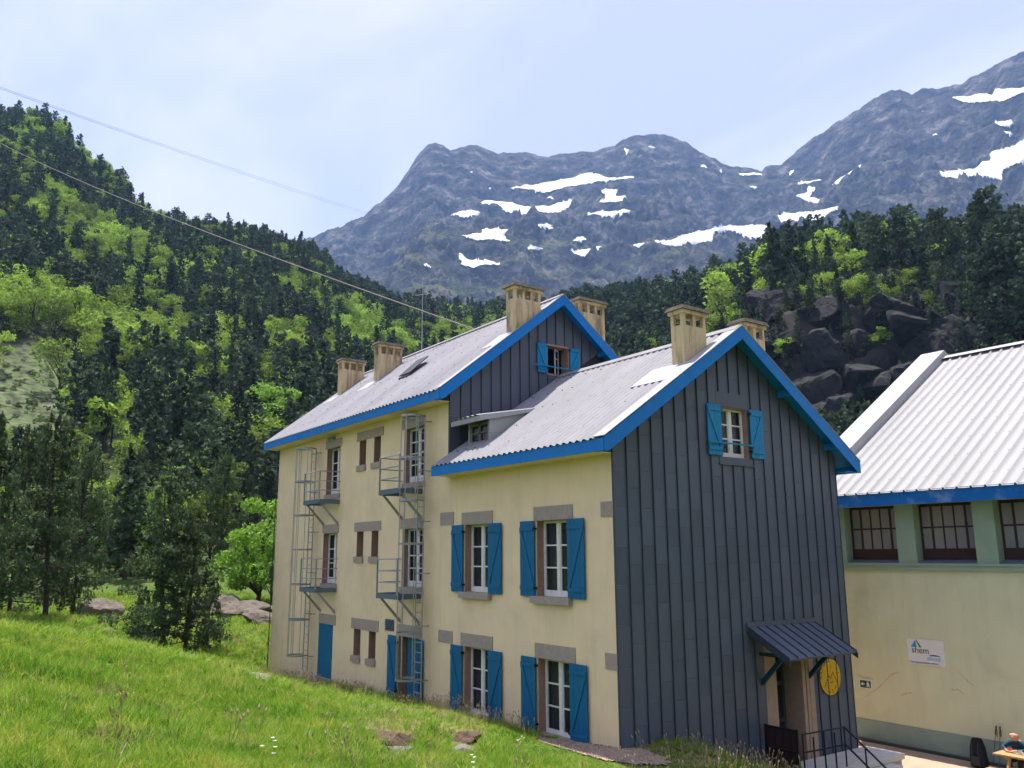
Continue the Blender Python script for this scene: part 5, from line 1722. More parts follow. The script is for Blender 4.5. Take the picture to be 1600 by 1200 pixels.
# ------------------------------------------------------------------ trees
def leaf_quads(C, size, rg, elong=1.0, up=0.0, axis=None):
    """one small rhombus per centre, randomly turned"""
    n = len(C)
    a = rg.normal(size=(n, 3))
    if axis is not None: a = a * 0.45 + axis
    a /= np.linalg.norm(a, axis=1)[:, None] + 1e-9
    b = rg.normal(size=(n, 3))
    b[:, 2] += up
    b = np.cross(a, b)
    b /= np.linalg.norm(b, axis=1)[:, None] + 1e-9
    s = (size * rg.uniform(0.6, 1.35, n))[:, None]
    V = np.stack([C - a * s * elong, C + b * s * 0.55, C + a * s * elong, C - b * s * 0.55], 1).reshape(-1, 3)
    F = np.arange(4 * n).reshape(n, 4)
    return V, F
def tube_np(pts, rad, n=5):
    mb = MB().tube(pts, list(rad), n, cap=False)
    return np.array(mb.v), np.array(mb.f)
class TM:
    def __init__(s): s.V = []; s.F = []; s.M = []; s.k = 0
    def add(s, V, F, m):
        s.V.append(V); s.F.append(F + s.k); s.M.append(np.full(len(F), m)); s.k += len(V)
    def arrays(s): return np.vstack(s.V), np.vstack(s.F), np.concatenate(s.M)
def conifer(seed, rmax, nb, per, size, bare=0.1, limbs=False, open_=0.0, rnd_=0.75, clump=0):
    """unit-height pine: whorls of limbs that droop, thin out and end in needle clumps"""
    rg = np.random.default_rng(seed)
    wood, leaf = TM(), TM()
    lean = rg.normal(0, 0.012, 2)
    tp = [(lean[0] * z * 3 + 0.006 * math.sin(7 * z + seed), lean[1] * z * 3, z) for z in np.linspace(0, 0.98, 8)]
    V, F = tube_np(tp, np.linspace(0.018, 0.002, 8), 6)
    wood.add(V, F, 0)
    for k in range(nb):
        h = bare + (0.985 - bare) * ((k + rg.uniform(0, 1)) / nb) ** 0.92
        t = (h - bare) / (1 - bare)
        L = rmax * (1.0 - t) ** rnd_ * (0.45 + 0.55 * min(1, t * 5 + 0.3)) * rg.uniform(0.55, 1.15) + 0.012
        if rg.random() < open_: L *= 0.35
        az = k * 2.399 + rg.normal(0, 0.35)
        el = 0.42 * t - 0.12 + rg.normal(0, 0.10)
        d = np.array([math.cos(az) * math.cos(el), math.sin(az) * math.cos(el), math.sin(el)])
        p0 = np.array([np.interp(h, [q[2] for q in tp], [q[0] for q in tp]), 0, h])
        curve = lambda s: p0 + d * L * s + np.array([0, 0, 0.10 * L * s * s + (-0.10) * L * s])
        if limbs:
            V, F = tube_np([curve(s) for s in (0, 0.35, 0.7, 1.0)], [0.0045 * (1 - t * 0.6), 0.003, 0.002, 0.0006], 4)
            wood.add(V, F, 0)
        m = max(2, int(per * (0.35 + L / rmax)))
        s = rg.uniform(0.22, 1.03, m) ** 0.75
        if clump:
            cs = rg.uniform(0.3, 1.0, clump) ** 0.6
            s = np.clip(cs[rg.integers(0, clump, m)] + rg.normal(0, 0.035, m), 0.1, 1.06)
        P = np.array([curve(x) for x in s])
        side = np.cross(d, [0, 0, 1.0])
        wdt = 0.26 * L * (0.4 + s) * (1.15 - s * 0.55)
        offs = rg.normal(0, 1, m)
        if clump:
            offs = np.sin(s * 37.0 + k) * 0.9 + rg.normal(0, 0.28, m)
        P += side[None, :] * (offs * wdt)[:, None]
        P[:, 2] += rg.normal(0.0, 1, m) * (1.5 if clump else 0.35) * size + 0.3 * size
        V, F = leaf_quads(P, size, rg, 1.0, 0.8)
        leaf.add(V, F, 1)
    return wood, leaf
def broadleaf(seed, wr, nblob, per, size, base=0.18):
    rg = np.random.default_rng(seed)
    wood, leaf = TM(), TM()
    tp = [(0.02 * math.sin(3 * z + seed), 0.015 * math.cos(4 * z + seed), z) for z in np.linspace(0, 0.62, 6)]
    V, F = tube_np(tp, np.linspace(0.022, 0.006, 6), 6)
    wood.add(V, F, 0)
    for k in range(nblob):
        az = k * 2.399 + rg.normal(0, 0.4)
        zc = rg.uniform(base + 0.1, 0.88)
        rr = wr * math.sqrt(max(0.05, 1 - ((zc - 0.52) / 0.5) ** 2)) * rg.uniform(0.35, 0.95)
        c = np.array([rr * math.cos(az), rr * math.sin(az), zc])
        br = rg.uniform(0.09, 0.17) * (wr / 0.36)
        z0 = max(0.12, zc - 0.25 - rr * 0.4)
        V, F = tube_np([np.array([0, 0, z0]), (c + np.array([0, 0, z0])) / 2 + np.array([0, 0, 0.03]), c], [0.008, 0.005, 0.002], 4)
        wood.add(V, F, 0)
        m = per
        q = rg.normal(size=(m, 3))
        q /= np.linalg.norm(q, axis=1)[:, None]
        q *= (rg.uniform(0.35, 1.08, m) ** 0.6)[:, None] * br
        q[:, 2] *= 0.75
        keep = q[:, 2] > -0.6 * br
        V, F = leaf_quads(c + q[keep], size, rg, 1.0, 0.5)
        leaf.add(V, F, 1)
    return wood, leaf
def joined(name, wl_, mats):
    t = TM()
    for w in wl_:
        V, F, M = w.arrays()
        t.add(V, F, 0)
        t.M[-1] = M
    V, F, M = t.arrays()
    return mesh_np(name, V, F, mats, M)

PINE = [joined('pine_tree', conifer(40 + k, [0.15, 0.22, 0.24, 0.17, 0.30, 0.21][k], 46, 15, 0.032, [0.10, 0.25, 0.14, 0.08, 0.30, 0.16][k], False, 0.2, [0.62, 0.45, 0.55, 0.68, 0.4, 0.5][k]), ['bark', 'pine_needles']) for k in range(6)]
LEAF = [joined('broadleaf_tree', broadleaf(60 + k, [0.36, 0.42, 0.34, 0.46, 0.38, 0.40][k], [15, 18, 12, 19, 16, 14][k], 74, 0.030), ['bark', 'leaf_spring']) for k in range(6)]

# stems spread over the valley sides
rg = np.random.default_rng(5)
N = 60000
az = rg.uniform(96, 196, N)
d = np.sqrt(rg.uniform(58 ** 2, 530 ** 2, N))
x = CP[0] + d * np.cos(np.radians(az))
y = CP[1] + d * np.sin(np.radians(az))
z = ground_z(x, y)
u, v, w = project(np.stack([x, y, z], -1))
hgt = rg.uniform(0.7, 1.25, N)
left = az > 141
decid_n = fbm(x / 45, y / 45, 3, 301)
dens_n = fbm(x / 30, y / 30, 3, 311)
pd_ = np.where(left, 0.92 + 1.1 * decid_n, 0.09 + 0.30 * decid_n)
pd_ = np.where(left & (v > 590), 0.25 + 0.55 * decid_n, pd_)
# ridge line of the left hill is conifers
sky_v = np.interp(u, [-200, 0, 100, 200, 300, 450, 540, 620], [130, 195, 280, 345, 375, 405, 460, 490])
pd_ = np.where(left & (v < sky_v + 45), pd_ * 0.6, pd_)
is_leaf = rg.random(N) < pd_
H = np.where(is_leaf, 8.5 * hgt, 12.0 * hgt) * np.where(left & (d > 150), 1.25, 1.0)
H = np.where(~left, H * np.where(d > 190, 1.35, 1.1), H)
H = np.where((d < 120), H * 0.8, H)
keep = (w > 0) & (u > -120) & (u < 1720) & (v > 60) & (v < 1010)
# spacing thins with the clearings
p = np.where(left, 0.40, 0.55) * (1 + 0.5 * dens_n)
p = np.where(d < 120, p * 0.5, p)
heathm = inpoly(u, v, HEATH)
p = np.where(heathm & (d > 70), p * 0.03, p)
clear2 = inpoly(u, v, [(140, 640), (230, 600), (330, 640), (450, 650), (470, 720), (300, 720), (200, 700)]) & (d > 70)
p = np.where(clear2, p * 0.30, p)
cliff = inpoly(u, v, [(1080, 520), (1200, 470), (1330, 430), (1480, 440), (1500, 640), (1400, 760), (1150, 760)]) & (d > 120)
p = np.where(cliff & (d < 235), p * 1.3, p)
is_leaf = np.where(cliff, rg.random(N) < 0.14, is_leaf)
H = np.where(cliff & (d < 235), H * 0.5, H)
# nothing is planted where the houses hide it
hid = inpoly(u, v - 0.25 * 0, [(440, 690), (700, 560), (870, 480), (960, 560), (1150, 540), (1320, 720), (1480, 570), (1600, 555), (1750, 540), (1750, 1300), (430, 1300)])
topv = v - FPX * H / np.maximum(w, 1)
hid2 = inpoly(u, topv, [(450, 705), (700, 580), (870, 490), (960, 575), (1150, 545), (1320, 735), (1480, 580), (1600, 565), (1750, 550), (1750, 1300), (440, 1300)])
keep &= ~(hid & hid2)
keep &= rg.random(N) < p
keep &= ~((u < 200) & (d < 140) & (topv < 655) & left)
keep &= ~((u > 150) & (u < 340) & (d < 125) & (topv < 700) & (rg.random(N) < 0.6))
# steps to what the ridges hide are dropped as well: behind the skyline
sk_all = np.interp(u, [-200, 0, 100, 200, 320, 450, 540, 620, 760, 940, 1060, 1160, 1260, 1400, 1600, 1750], [120, 185, 270, 340, 370, 402, 458, 490, 505, 500, 495, 468, 430, 405, 385, 375])
keep &= v < 1000
keep &= ~((d > 430) & left & (v > sk_all + 60))
keep &= ~((d > 340) & (~left) & (u > 1000))
keep &= d < 525
nearzone = d < 62
keep &= ~nearzone
# open grass by the house's far corner
keep &= ~(inpoly(u, v, [(330, 880), (470, 880), (470, 1100), (330, 1100)]) & (d < 75))
sel = np.nonzero(keep)[0]
# minimum spacing
cell = {}
out = []
for i in sel[np.argsort(d[sel])]:
    s = (3.0 if d[i] < 200 else 4.2) if not is_leaf[i] else (3.8 if d[i] < 200 else 5.4)
    k = (int(x[i] // s), int(y[i] // s), is_leaf[i])
    if (int(x[i] // 3.4), int(y[i] // 3.4), 9) in cell: continue
    cell[(int(x[i] // 3.4), int(y[i] // 3.4), 9)] = 1
    if k in cell: continue
    cell[k] = 1
    out.append(i)
sel = np.array(out)
size_px = H[sel] / w[sel]
def scatter(name, meshes, pts, rot, scl, var, label, cat):
    """one object: points that carry copies of the given meshes"""
    c = bpy.data.collections.new(name + '_kinds')
    for k, me in enumerate(meshes):
        c.objects.link(bpy.data.objects.new('%s_kind_%02d' % (name, k), me))
    me = bpy.data.meshes.new(name)
    n = len(pts)
    me.vertices.add(n)
    me.vertices.foreach_set('co', np.asarray(pts, np.float32).ravel())
    for nm, ty, dat in (('rot', 'FLOAT_VECTOR', rot), ('scl', 'FLOAT_VECTOR', scl)):
        a = me.attributes.new(nm, ty, 'POINT')
        a.data.foreach_set('vector', np.asarray(dat, np.float32).ravel())
    a = me.attributes.new('var', 'INT', 'POINT')
    a.data.foreach_set('value', np.asarray(var, np.int32))
    o = link(name, me)
    ng = bpy.data.node_groups.new(name + '_nodes', 'GeometryNodeTree')
    ng.interface.new_socket('Geometry', in_out='INPUT', socket_type='NodeSocketGeometry')
    ng.interface.new_socket('Geometry', in_out='OUTPUT', socket_type='NodeSocketGeometry')
    N_, L_ = ng.nodes, ng.links
    gi, go = N_.new('NodeGroupInput'), N_.new('NodeGroupOutput')
    ci = N_.new('GeometryNodeCollectionInfo')
    ci.inputs['Collection'].default_value = c
    ci.inputs['Separate Children'].default_value = True
    ci.inputs['Reset Children'].default_value = True
    ip = N_.new('GeometryNodeInstanceOnPoints')
    ip.inputs['Pick Instance'].default_value = True
    def attr(nm, ty):
        q = N_.new('GeometryNodeInputNamedAttribute')
        q.data_type = ty
        q.inputs['Name'].default_value = nm
        return q.outputs['Attribute']
    e2r = N_.new('FunctionNodeEulerToRotation')
    L_.new(attr('rot', 'FLOAT_VECTOR'), e2r.inputs[0])
    L_.new(gi.outputs[0], ip.inputs['Points'])
    L_.new(ci.outputs[0], ip.inputs['Instance'])
    L_.new(attr('var', 'INT'), ip.inputs['Instance Index'])
    L_.new(e2r.outputs[0], ip.inputs['Rotation'])
    L_.new(attr('scl', 'FLOAT_VECTOR'), ip.inputs['Scale'])
    L_.new(ip.outputs[0], go.inputs[0])
    m = o.modifiers.new('scatter', 'NODES')
    m.node_group = ng
    tag(o, label, cat, kind='stuff')
    return o
def side_words(i):
    if not left[i]:
        if cliff[i]: return 'rooted on the dark cliff face behind the hall'
        if u[i] < 960: return 'in the valley notch between the chimneys of the main roof'
        if u[i] < 1130: return 'between the main gable and the front wing chimneys'
        if v[i] < sk_all[i] + 22: return 'on the skyline of the right hillside'
        return 'above the cliff at the right, below its skyline' if u[i] < 1400 else 'above the white hall roof at the right edge'
    if v[i] < sk_all[i] + 45: return 'along the crest of the left hillside'
    if v[i] > 640:
        if u[i] < 170: return 'just below the open heath at the left edge'
        return 'on the lower left slope behind the pine pair' if u[i] < 360 else 'behind the far end of the cream house'
    if u[i] < 230: return 'around and above the open heath at the left'
    return 'on the middle of the left hillside' if u[i] < 420 else 'on the left hillside above the main roof'
for kind, meshes, nm, words in ((False, PINE, 'pine_tree', 'dark conifer'), (True, LEAF, 'broadleaf_tree', 'fresh green broadleaf tree')):
    ids = sel[is_leaf[sel] == kind]
    ids = ids[np.argsort(-(H[ids] / w[ids]))]
    # the largest 290 as single trees
    for q, i in enumerate(ids[:290]):
        o = bpy.data.objects.new(nm, meshes[q % 6])
        COL.objects.link(o)
        o.location = (x[i], y[i], z[i] - 0.25)
        s = H[i]
        o.scale = (s * rg.uniform(0.85, 1.2), s * rg.uniform(0.85, 1.2), s)
        o.rotation_euler = (0, 0, rg.uniform(0, 6.28))
        sw = side_words(i)
        tag(o, words + ' ' + sw, 'tree', words + 's ' + sw)
    rest = ids[290:]
    if len(rest):
        s = H[rest]
        sc = np.stack([s * rg.uniform(0.85, 1.2, len(rest)), s * rg.uniform(0.85, 1.2, len(rest)), s], -1)
        ro = np.zeros((len(rest), 3)); ro[:, 2] = rg.uniform(0, 6.28, len(rest))
        scatter('conifer_forest' if not kind else 'broadleaf_forest', meshes, np.stack([x[rest], y[rest], z[rest] - 0.25], -1), ro, sc, rg.integers(0, 6, len(rest)),
                'mass of dark conifers covering the valley sides' if not kind else 'mass of fresh green broadleaf trees covering the valley sides', 'forest')
# low scrub between the trunks
m = 12000
a_ = rg.uniform(96, 194, m); d_ = np.sqrt(rg.uniform(50 ** 2, 420 ** 2, m))
xs, ys = CP[0] + d_ * np.cos(np.radians(a_)), CP[1] + d_ * np.sin(np.radians(a_))
zs = ground_z(xs, ys)
uu, vv, ww = project(np.stack([xs, ys, zs], -1))
kp = (uu > -60) & (uu < 1660) & (ww > 0) & ~inpoly(uu, vv, [(440, 690), (700, 560), (870, 480), (960, 560), (1150, 540), (1320, 720), (1480, 570), (1700, 540), (1700, 1300), (430, 1300)]) & ~((d_ < 70) & (uu > 300))
SHRUB = [joined('shrub', broadleaf(90 + k, 0.62, 9, 46, 0.075, 0.0), ['bark', 'shrub_leaf']) for k in range(3)]
k_ = np.nonzero(kp)[0]
hs = rg.uniform(0.5, 2.2, len(k_)) * np.where(inpoly(uu[k_], vv[k_], [(1080, 500), (1200, 450), (1480, 430), (1500, 640), (1400, 760), (1150, 760)]), 1.5, 1.0) * np.where(inpoly(uu[k_], vv[k_], HEATH), 0.7, 1.0)
ro = np.zeros((len(k_), 3)); ro[:, 2] = rg.uniform(0, 6.28, len(k_))
scatter('undergrowth', SHRUB, np.stack([xs[k_], ys[k_], zs[k_] - 0.1], -1), ro, np.stack([hs, hs, hs * 0.8], -1), rg.integers(0, 3, len(k_)), 'low scrub and heather between the trees on the slopes', 'scrub')

# near pines, each its own trunk and crown
NEARP = []
for k in range(4):
    wd_, lf = conifer(140 + k, [0.36, 0.36, 0.30, 0.40][k], [80, 84, 74, 80][k], [165, 160, 165, 170][k], [0.0105, 0.0105, 0.011, 0.011][k], [0.14, 0.12, 0.08, 0.05][k], True, 0.34, [0.62, 0.55, 0.7, 0.5][k], 6)
    V, F, M = wd_.arrays()
    t_ = mesh_np('trunk', V, F, 'bark')
    V, F, M = lf.arrays()
    c_ = mesh_np('crown', V, F, 'pine_near')
    NEARP.append((t_, c_))
LF2 = []
for k in range(2):
    wd_, lf = broadleaf(170 + k, [0.34, 0.42][k], 26, 240, 0.017, 0.1)
    V, F, M = wd_.arrays()
    t_ = mesh_np('trunk', V, F, 'bark')
    V, F, M = lf.arrays()
    LF2.append((t_, mesh_np('crown', V, F, 'leaf_near')))
def near_tree(name, kit, uu, vv, dd, hpx, label, wide=1.0, group=None, rz=None, drop=0.15):
    P = at_dist(uu, vv, dd)
    zg = gz1(P[0], P[1])
    P2 = project((P[0], P[1], zg))
    top = at_dist(uu, hpx, dd)[2]
    h = max(2.0, top - zg)
    o = empty(name, (P[0], P[1], zg - drop), label, 'tree', group)
    o.rotation_euler = (0, 0, rz if rz is not None else rg.uniform(0, 6.28))
    o.scale = (h * wide, h * wide, h)
    for nm, me in zip(('trunk', 'crown'), kit):
        c = bpy.data.objects.new(nm, me)
        COL.objects.link(c)
        c.parent = o
    return o
near_tree('pine_tree', NEARP[0], 254, 1025, 38, 742, 'left trunk of the pine pair standing below the grassy bank', 0.88)
near_tree('pine_tree', NEARP[1], 288, 1032, 37, 800, 'right, shorter pine of the pair beside the house corner', 0.95)
big = [(12, 960, 47, 668, 3, 0.6, 'tall dark pine at the left picture edge, in front of the slope'), (70, 960, 44, 640, 0, 0.72, 'tallest pine of the dark clump on the left, above the bank'),
       (112, 965, 48, 690, 1, 0.62, 'dark pine on the inner side of the left clump'), (-45, 960, 42, 640, 2, 0.8, 'big pine cut off by the left picture edge'),
       (172, 890, 70, 780, 0, 0.7, 'young pine between the left clump and the pine pair'), (345, 895, 72, 700, 1, 0.7, 'tall pine behind and right of the pine pair'),
       (385, 880, 80, 745, 2, 0.75, 'pine between the pair and the far corner of the house'), (205, 870, 88, 700, 1, 0.7, 'pine standing alone on the slope above the young pine'),
       (322, 1020, 41, 905, 2, 1.2, 'short bushy pine at the right foot of the pair'), (212, 1010, 40, 925, 3, 1.0, 'short bushy pine at the left foot of the pair')]
for (uu, vv, dd, hp, k, wdt, lab) in big:
    near_tree('pine_tree', NEARP[k], uu, vv, dd, hp, lab, wdt)
near_tree('broadleaf_tree', LF2[0], 405, 905, 56, 765, 'bright green leafy tree right beside the far house corner', 1.0)
near_tree('broadleaf_tree', LF2[1], 425, 900, 58, 810, 'smaller green tree half hidden by the far house corner', 1.0)
near_tree('broadleaf_tree', LF2[1], 215, 900, 72, 760, 'yellow green young tree between the dark pines left of the pair', 0.8)
near_tree('broadleaf_tree', LF2[0], 438, 700, 150, 596, 'round green tree above the far end of the roof', 1.2)

# ------------------------------------------------------------------ rocks
def rock(name, c, r, seed, m, label, group=None, sub=3, facets=0):
    b = bmesh.new()
    bmesh.ops.create_icosphere(b, subdivisions=sub, radius=1.0)
    P = np.array([v_.co[:] for v_ in b.verts])
    q = 1 + 0.55 * fbm(P[:, 0] * 1.3 + seed, P[:, 1] * 1.3 + P[:, 2] * 0.9, 4, seed) + 0.25 * (ridged(P[:, 0] * 2.2, P[:, 2] * 2.2 + P[:, 1], 3, seed + 5) - 0.5)
    if facets:                                         # broken blocks: the space inside a set of random planes
        rf = np.random.default_rng(seed)
        nv = rf.normal(size=(facets, 3))
        nv /= np.linalg.norm(nv, axis=1)[:, None]
        hh = rf.uniform(0.55, 1.0, facets)
        dt = P @ nv.T
        q = np.min(np.where(dt > 0.05, hh[None, :] / np.maximum(dt, 0.05), 9.0), axis=1)
        q = np.minimum(q, 1.5) * (1 + 0.16 * (ridged(P[:, 0] * 3.1 + seed, P[:, 1] * 3.1 + P[:, 2] * 2.3, 4, seed + 5) - 0.5))
    for v_, k in zip(b.verts, q):
        v_.co = Vector((v_.co.x * r[0], v_.co.y * r[1], v_.co.z * r[2])) * float(k)
        v_.co += Vector(c)
    me = bpy.data.meshes.new(name)
    b.to_mesh(me)
    b.free()
    me.materials.append(MATS[m])
    o = link(name, me)
    tag(o, label, 'rock', group)
    return o
def on_ground(uu, vv, d0, d1):
    """first point of the ground met along a sight line"""
    q = ray(uu, vv)
    hq = math.hypot(q[0], q[1])
    ds = np.linspace(d0, d1, 400)
    P = CP[None, :] + q[None, :] * (ds / hq)[:, None]
    g = ground_z(P[:, 0], P[:, 1])
    k = np.nonzero(g >= P[:, 2])[0]
    k = k[0] if len(k) else len(ds) - 1
    return P[k, 0], P[k, 1], g[k]
for (uu, vv, r, m, lab) in ((608, 1164, (0.36, 0.28, 0.20), 'soil', 'dark eroded rock in the grass, left of two, before the wall'),
                            (622, 1178, (0.17, 0.13, 0.08), 'rock_pale', 'pale stone at the foot of the left eroded rock'),
                            (722, 1161, (0.36, 0.28, 0.18), 'soil', 'dark eroded rock in the grass, right of two, before the wall'),
                            (728, 1175, (0.18, 0.14, 0.07), 'rock_pale', 'pale stone at the foot of the right eroded rock'),
                            (412, 1058, (0.45, 0.35, 0.16), 'rock_pale', 'pale flat stone at the far left house corner'),
                            (404, 1066, (0.35, 0.25, 0.12), 'rock_pale', 'smaller pale stone below the flat one at the house corner'),
                            (18, 948, (0.45, 0.4, 0.32), 'rock', 'weathered boulder on the bank at the left picture edge')):
    P = on_ground(uu, vv, 6, 60)
    rock('rock', (P[0], P[1], P[2] + r[2] * 0.15), r, int(uu), m, lab, sub=4, facets=11)
for (uu, vv, dd, r, lab) in ((395, 928, 52, (1.9, 1.4, 0.75), 'brown rock outcrop behind the far left house corner'), (355, 925, 54, (1.6, 1.3, 0.8), 'brown outcrop beside the pine pair, left of the larger outcrop'),
                             (165, 895, 52, (1.3, 1.0, 0.7), 'reddish rock between the dark left pines and the pair'), (420, 955, 47, (1.2, 1.0, 0.6), 'low dark rock ledge beside the house corner')):
    P = at_dist(uu, vv, dd)
    g = gz1(P[0], P[1])
    rock('rock_outcrop', (P[0], P[1], g + r[2] * 0.15), r, int(uu) + 3, 'rock', lab, sub=4, facets=14)

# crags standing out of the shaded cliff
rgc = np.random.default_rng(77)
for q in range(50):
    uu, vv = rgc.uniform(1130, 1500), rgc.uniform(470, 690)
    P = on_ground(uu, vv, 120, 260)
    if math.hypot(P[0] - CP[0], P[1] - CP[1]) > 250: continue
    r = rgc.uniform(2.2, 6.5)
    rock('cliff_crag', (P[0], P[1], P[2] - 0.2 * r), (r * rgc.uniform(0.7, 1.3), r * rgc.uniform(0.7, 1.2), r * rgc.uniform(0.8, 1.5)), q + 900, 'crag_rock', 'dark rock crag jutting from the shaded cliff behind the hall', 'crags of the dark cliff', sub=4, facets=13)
# gravel strip at the near house corner
gp = np.array([on_ground(a_, b_, 12, 26)[:2] for a_, b_ in ((835, 1152), (900, 1158), (965, 1169), (1015, 1172), (1050, 1184), (1045, 1197), (990, 1199), (930, 1188), (885, 1174), (845, 1163))])
print('gravel', gp.round(2).tolist())
b = bmesh.new()
n_ = 26
X, Y = np.meshgrid(np.linspace(-3.2, 4.5, 100), np.linspace(-4.5, 0.4, 70))
Z = ground_z(X, Y) + 0.03
ins = inpoly(X + 0.12 * fbm(X * 3, Y * 3, 2, 8), Y + 0.1 * fbm(X * 3 + 9, Y * 3, 2, 9), [tuple(q) for q in gp])
idx = np.arange(X.size).reshape(X.shape)
fm = ins[:-1, :-1] & ins[1:, 1:] & ins[1:, :-1] & ins[:-1, 1:]
F = np.stack([idx[:-1, :-1], idx[:-1, 1:], idx[1:, 1:], idx[1:, :-1]], -1)[fm]
tag(link('gravel_path', mesh_np('gravel_path', np.stack([X, Y, Z], -1).reshape(-1, 3), F, 'gravel')), kind='structure')
m = 9000
X = rg.uniform(-3.2, 4.5, m); Y = rg.uniform(-4.5, 0.4, m)
k = inpoly(X, Y, [tuple(q) for q in gp])
X, Y = X[k], Y[k]
PB = []
for q in range(3):
    b = bmesh.new()
    bmesh.ops.create_icosphere(b, subdivisions=1, radius=1.0)
    for v_ in b.verts: v_.co *= rnd.uniform(0.7, 1.2)
    me = bpy.data.meshes.new('pebble'); b.to_mesh(me); b.free()
    me.materials.append(MATS['pebble'])
    PB.append(me)
s = rg.uniform(0.008, 0.026, len(X))
scatter('gravel', PB, np.stack([X, Y, ground_z(X, Y) + 0.035], -1), rg.uniform(0, 6.28, (len(X), 3)), np.stack([s * 1.2, s, s * 0.7], -1), rg.integers(0, 3, len(X)), 'pinkish gravel at the near corner of the house', 'gravel')

# ------------------------------------------------------------------ grass
def tuft(seed, nb, hmin, hmax, w0, spread, m, lean=0.5):
    rg_ = np.random.default_rng(seed)
    V, F = [], []
    for k in range(nb):
        a = rg_.uniform(0, 6.28)
        b0 = rg_.normal(0, spread, 2)
        h = rg_.uniform(hmin, hmax)
        out = rg_.uniform(0.1, lean) * h
        fa = rg_.uniform(0, 6.28)
        sx, sy = math.cos(fa), math.sin(fa)
        i = len(V)
        for t, wv in ((0, 1.0), (0.4, 0.9), (0.75, 0.55), (1.0, 0.06)):
            ox, oy = b0[0] + math.cos(a) * out * t * t, b0[1] + math.sin(a) * out * t * t
            zz = h * (t - 0.22 * t * t * (out / h))
            V.append((ox - sx * w0 * wv, oy - sy * w0 * wv, zz))
            V.append((ox + sx * w0 * wv, oy + sy * w0 * wv, zz))
        for q in range(3):
            F.append((i + 2 * q, i + 2 * q + 1, i + 2 * q + 3, i + 2 * q + 2))
    return mesh_np('tuft', np.array(V), np.array(F), m)
def seed_stalk(seed):
    rg_ = np.random.default_rng(seed)
    mb = MB()
    for k in range(4):
        a, l = rg_.uniform(0, 6.28), rg_.uniform(0.05, 0.2)
        h = rg_.uniform(0.3, 0.55)
        p = [(rg_.normal(0, 0.04), rg_.normal(0, 0.04), 0)]
        p = [p[0], (p[0][0] + math.cos(a) * l * 0.4, p[0][1] + math.sin(a) * l * 0.4, h * 0.6), (p[0][0] + math.cos(a) * l, p[0][1] + math.sin(a) * l, h)]
        mb.tube(p, 0.0035, 3)
        q = p[-1]
        mb.tube([(q[0], q[1], h - 0.01), (q[0] + 0.01, q[1], h + 0.02), (q[0] + 0.02, q[1] + 0.01, h + 0.06)], [0.006, 0.016, 0.004], 5)
    me = bpy.data.meshes.new('stalk')
    me.from_pydata(mb.v, [], mb.f)
    me.materials.append(MATS['grass_dry'])
    return me
TUFT = [tuft(1, 16, 0.06, 0.20, 0.006, 0.05, 'grass_blade', 0.9), tuft(2, 18, 0.08, 0.24, 0.006, 0.06, 'grass_blade', 1.0), tuft(3, 15, 0.05, 0.13, 0.0075, 0.06, 'grass_blade', 1.2),
        tuft(4, 13, 0.14, 0.34, 0.006, 0.05, 'grass_blade', 1.1), tuft(5, 14, 0.06, 0.18, 0.005, 0.06, 'grass_dry', 1.2), tuft(6, 9, 0.06, 0.16, 0.022, 0.05, 'shrub_leaf', 1.4), tuft(7, 26, 0.22, 0.46, 0.0055, 0.045, 'grass_blade', 0.8)]
M = 330000
a_ = np.radians(rg.uniform(99, 192, M))
d_ = 5.0 * (62 / 5.0) ** (rg.uniform(0, 1, M) ** 0.92)
X, Y = CP[0] + d_ * np.cos(a_), CP[1] + d_ * np.sin(a_)
def lawn(X, Y, d_):
    k = ~((X > XL - 0.05) & (X < 0.05) & (Y > -0.04) & (Y < 9))
    k &= ~((X > -0.1) & (X < 2.2) & (Y > 4.4) & (Y < 12))
    k &= ~((Y > 6.3 - 0.0 * X) & (X > -7))
    k &= ~(inpoly(X + 0.1 * fbm(X * 3, Y * 3, 2, 5), Y, [tuple(q) for q in gp]) & (np.random.default_rng(3).random(len(X)) > 0.12))
    return k
k = lawn(X, Y, d_)
Z = ground_z(X, Y)
uu, vv, ww = project(np.stack([X, Y, Z], -1))
k &= (uu > -60) & (uu < 1660) & (vv > 820) & (vv < 1260) & (ww > 0)
# rocks keep bare patches
for (ru, rv) in ((612, 1168), (724, 1164)):
    k &= ~((np.abs(uu - ru) < 26) & (np.abs(vv - rv - 5) < 14))
k &= ~((fbm(X / 1.1, Y / 1.1, 3, 431) > 0.30) & (np.random.default_rng(8).random(len(X)) < 0.7))
X, Y, Z, d_, uu, vv = X[k], Y[k], Z[k], d_[k], uu[k], vv[k]
n_ = len(X)
patch = fbm(X / 2.2, Y / 2.2, 3, 401)
dryp = 0.05 + 0.35 * sstep(0.15, 0.5, fbm(X / 1.3, Y / 1.3, 3, 411)) + 0.55 * inpoly(uu, vv, [(985, 1165), (1120, 1165), (1130, 1200), (960, 1200)]) + 0.5 * (inpoly(uu, vv, [(570, 1130), (660, 1130), (650, 1165), (570, 1155)]) | inpoly(uu, vv, [(680, 1135), (760, 1140), (755, 1160), (690, 1155)]))
dry = rg.random(n_) < dryp
PTS = np.stack([X, Y], -1)
var = np.where(dry, 4, rg.integers(0, 4, n_))
odd = rg.random(n_)
var = np.where(odd < 0.03 + 0.05 * (patch > 0.2), 5, np.where(odd > 0.994, 6, var))
s = rg.uniform(0.7, 1.25, n_) * (1 - 0.55 * sstep(3.0, 1.0, np.hypot((X - 0.8) * 0.7, Y + 1.2))) * (1 + 0.45 * patch) * np.where(d_ > 25, 1.15, 0.66) * np.where(d_ < 9, 0.85, 1.0)
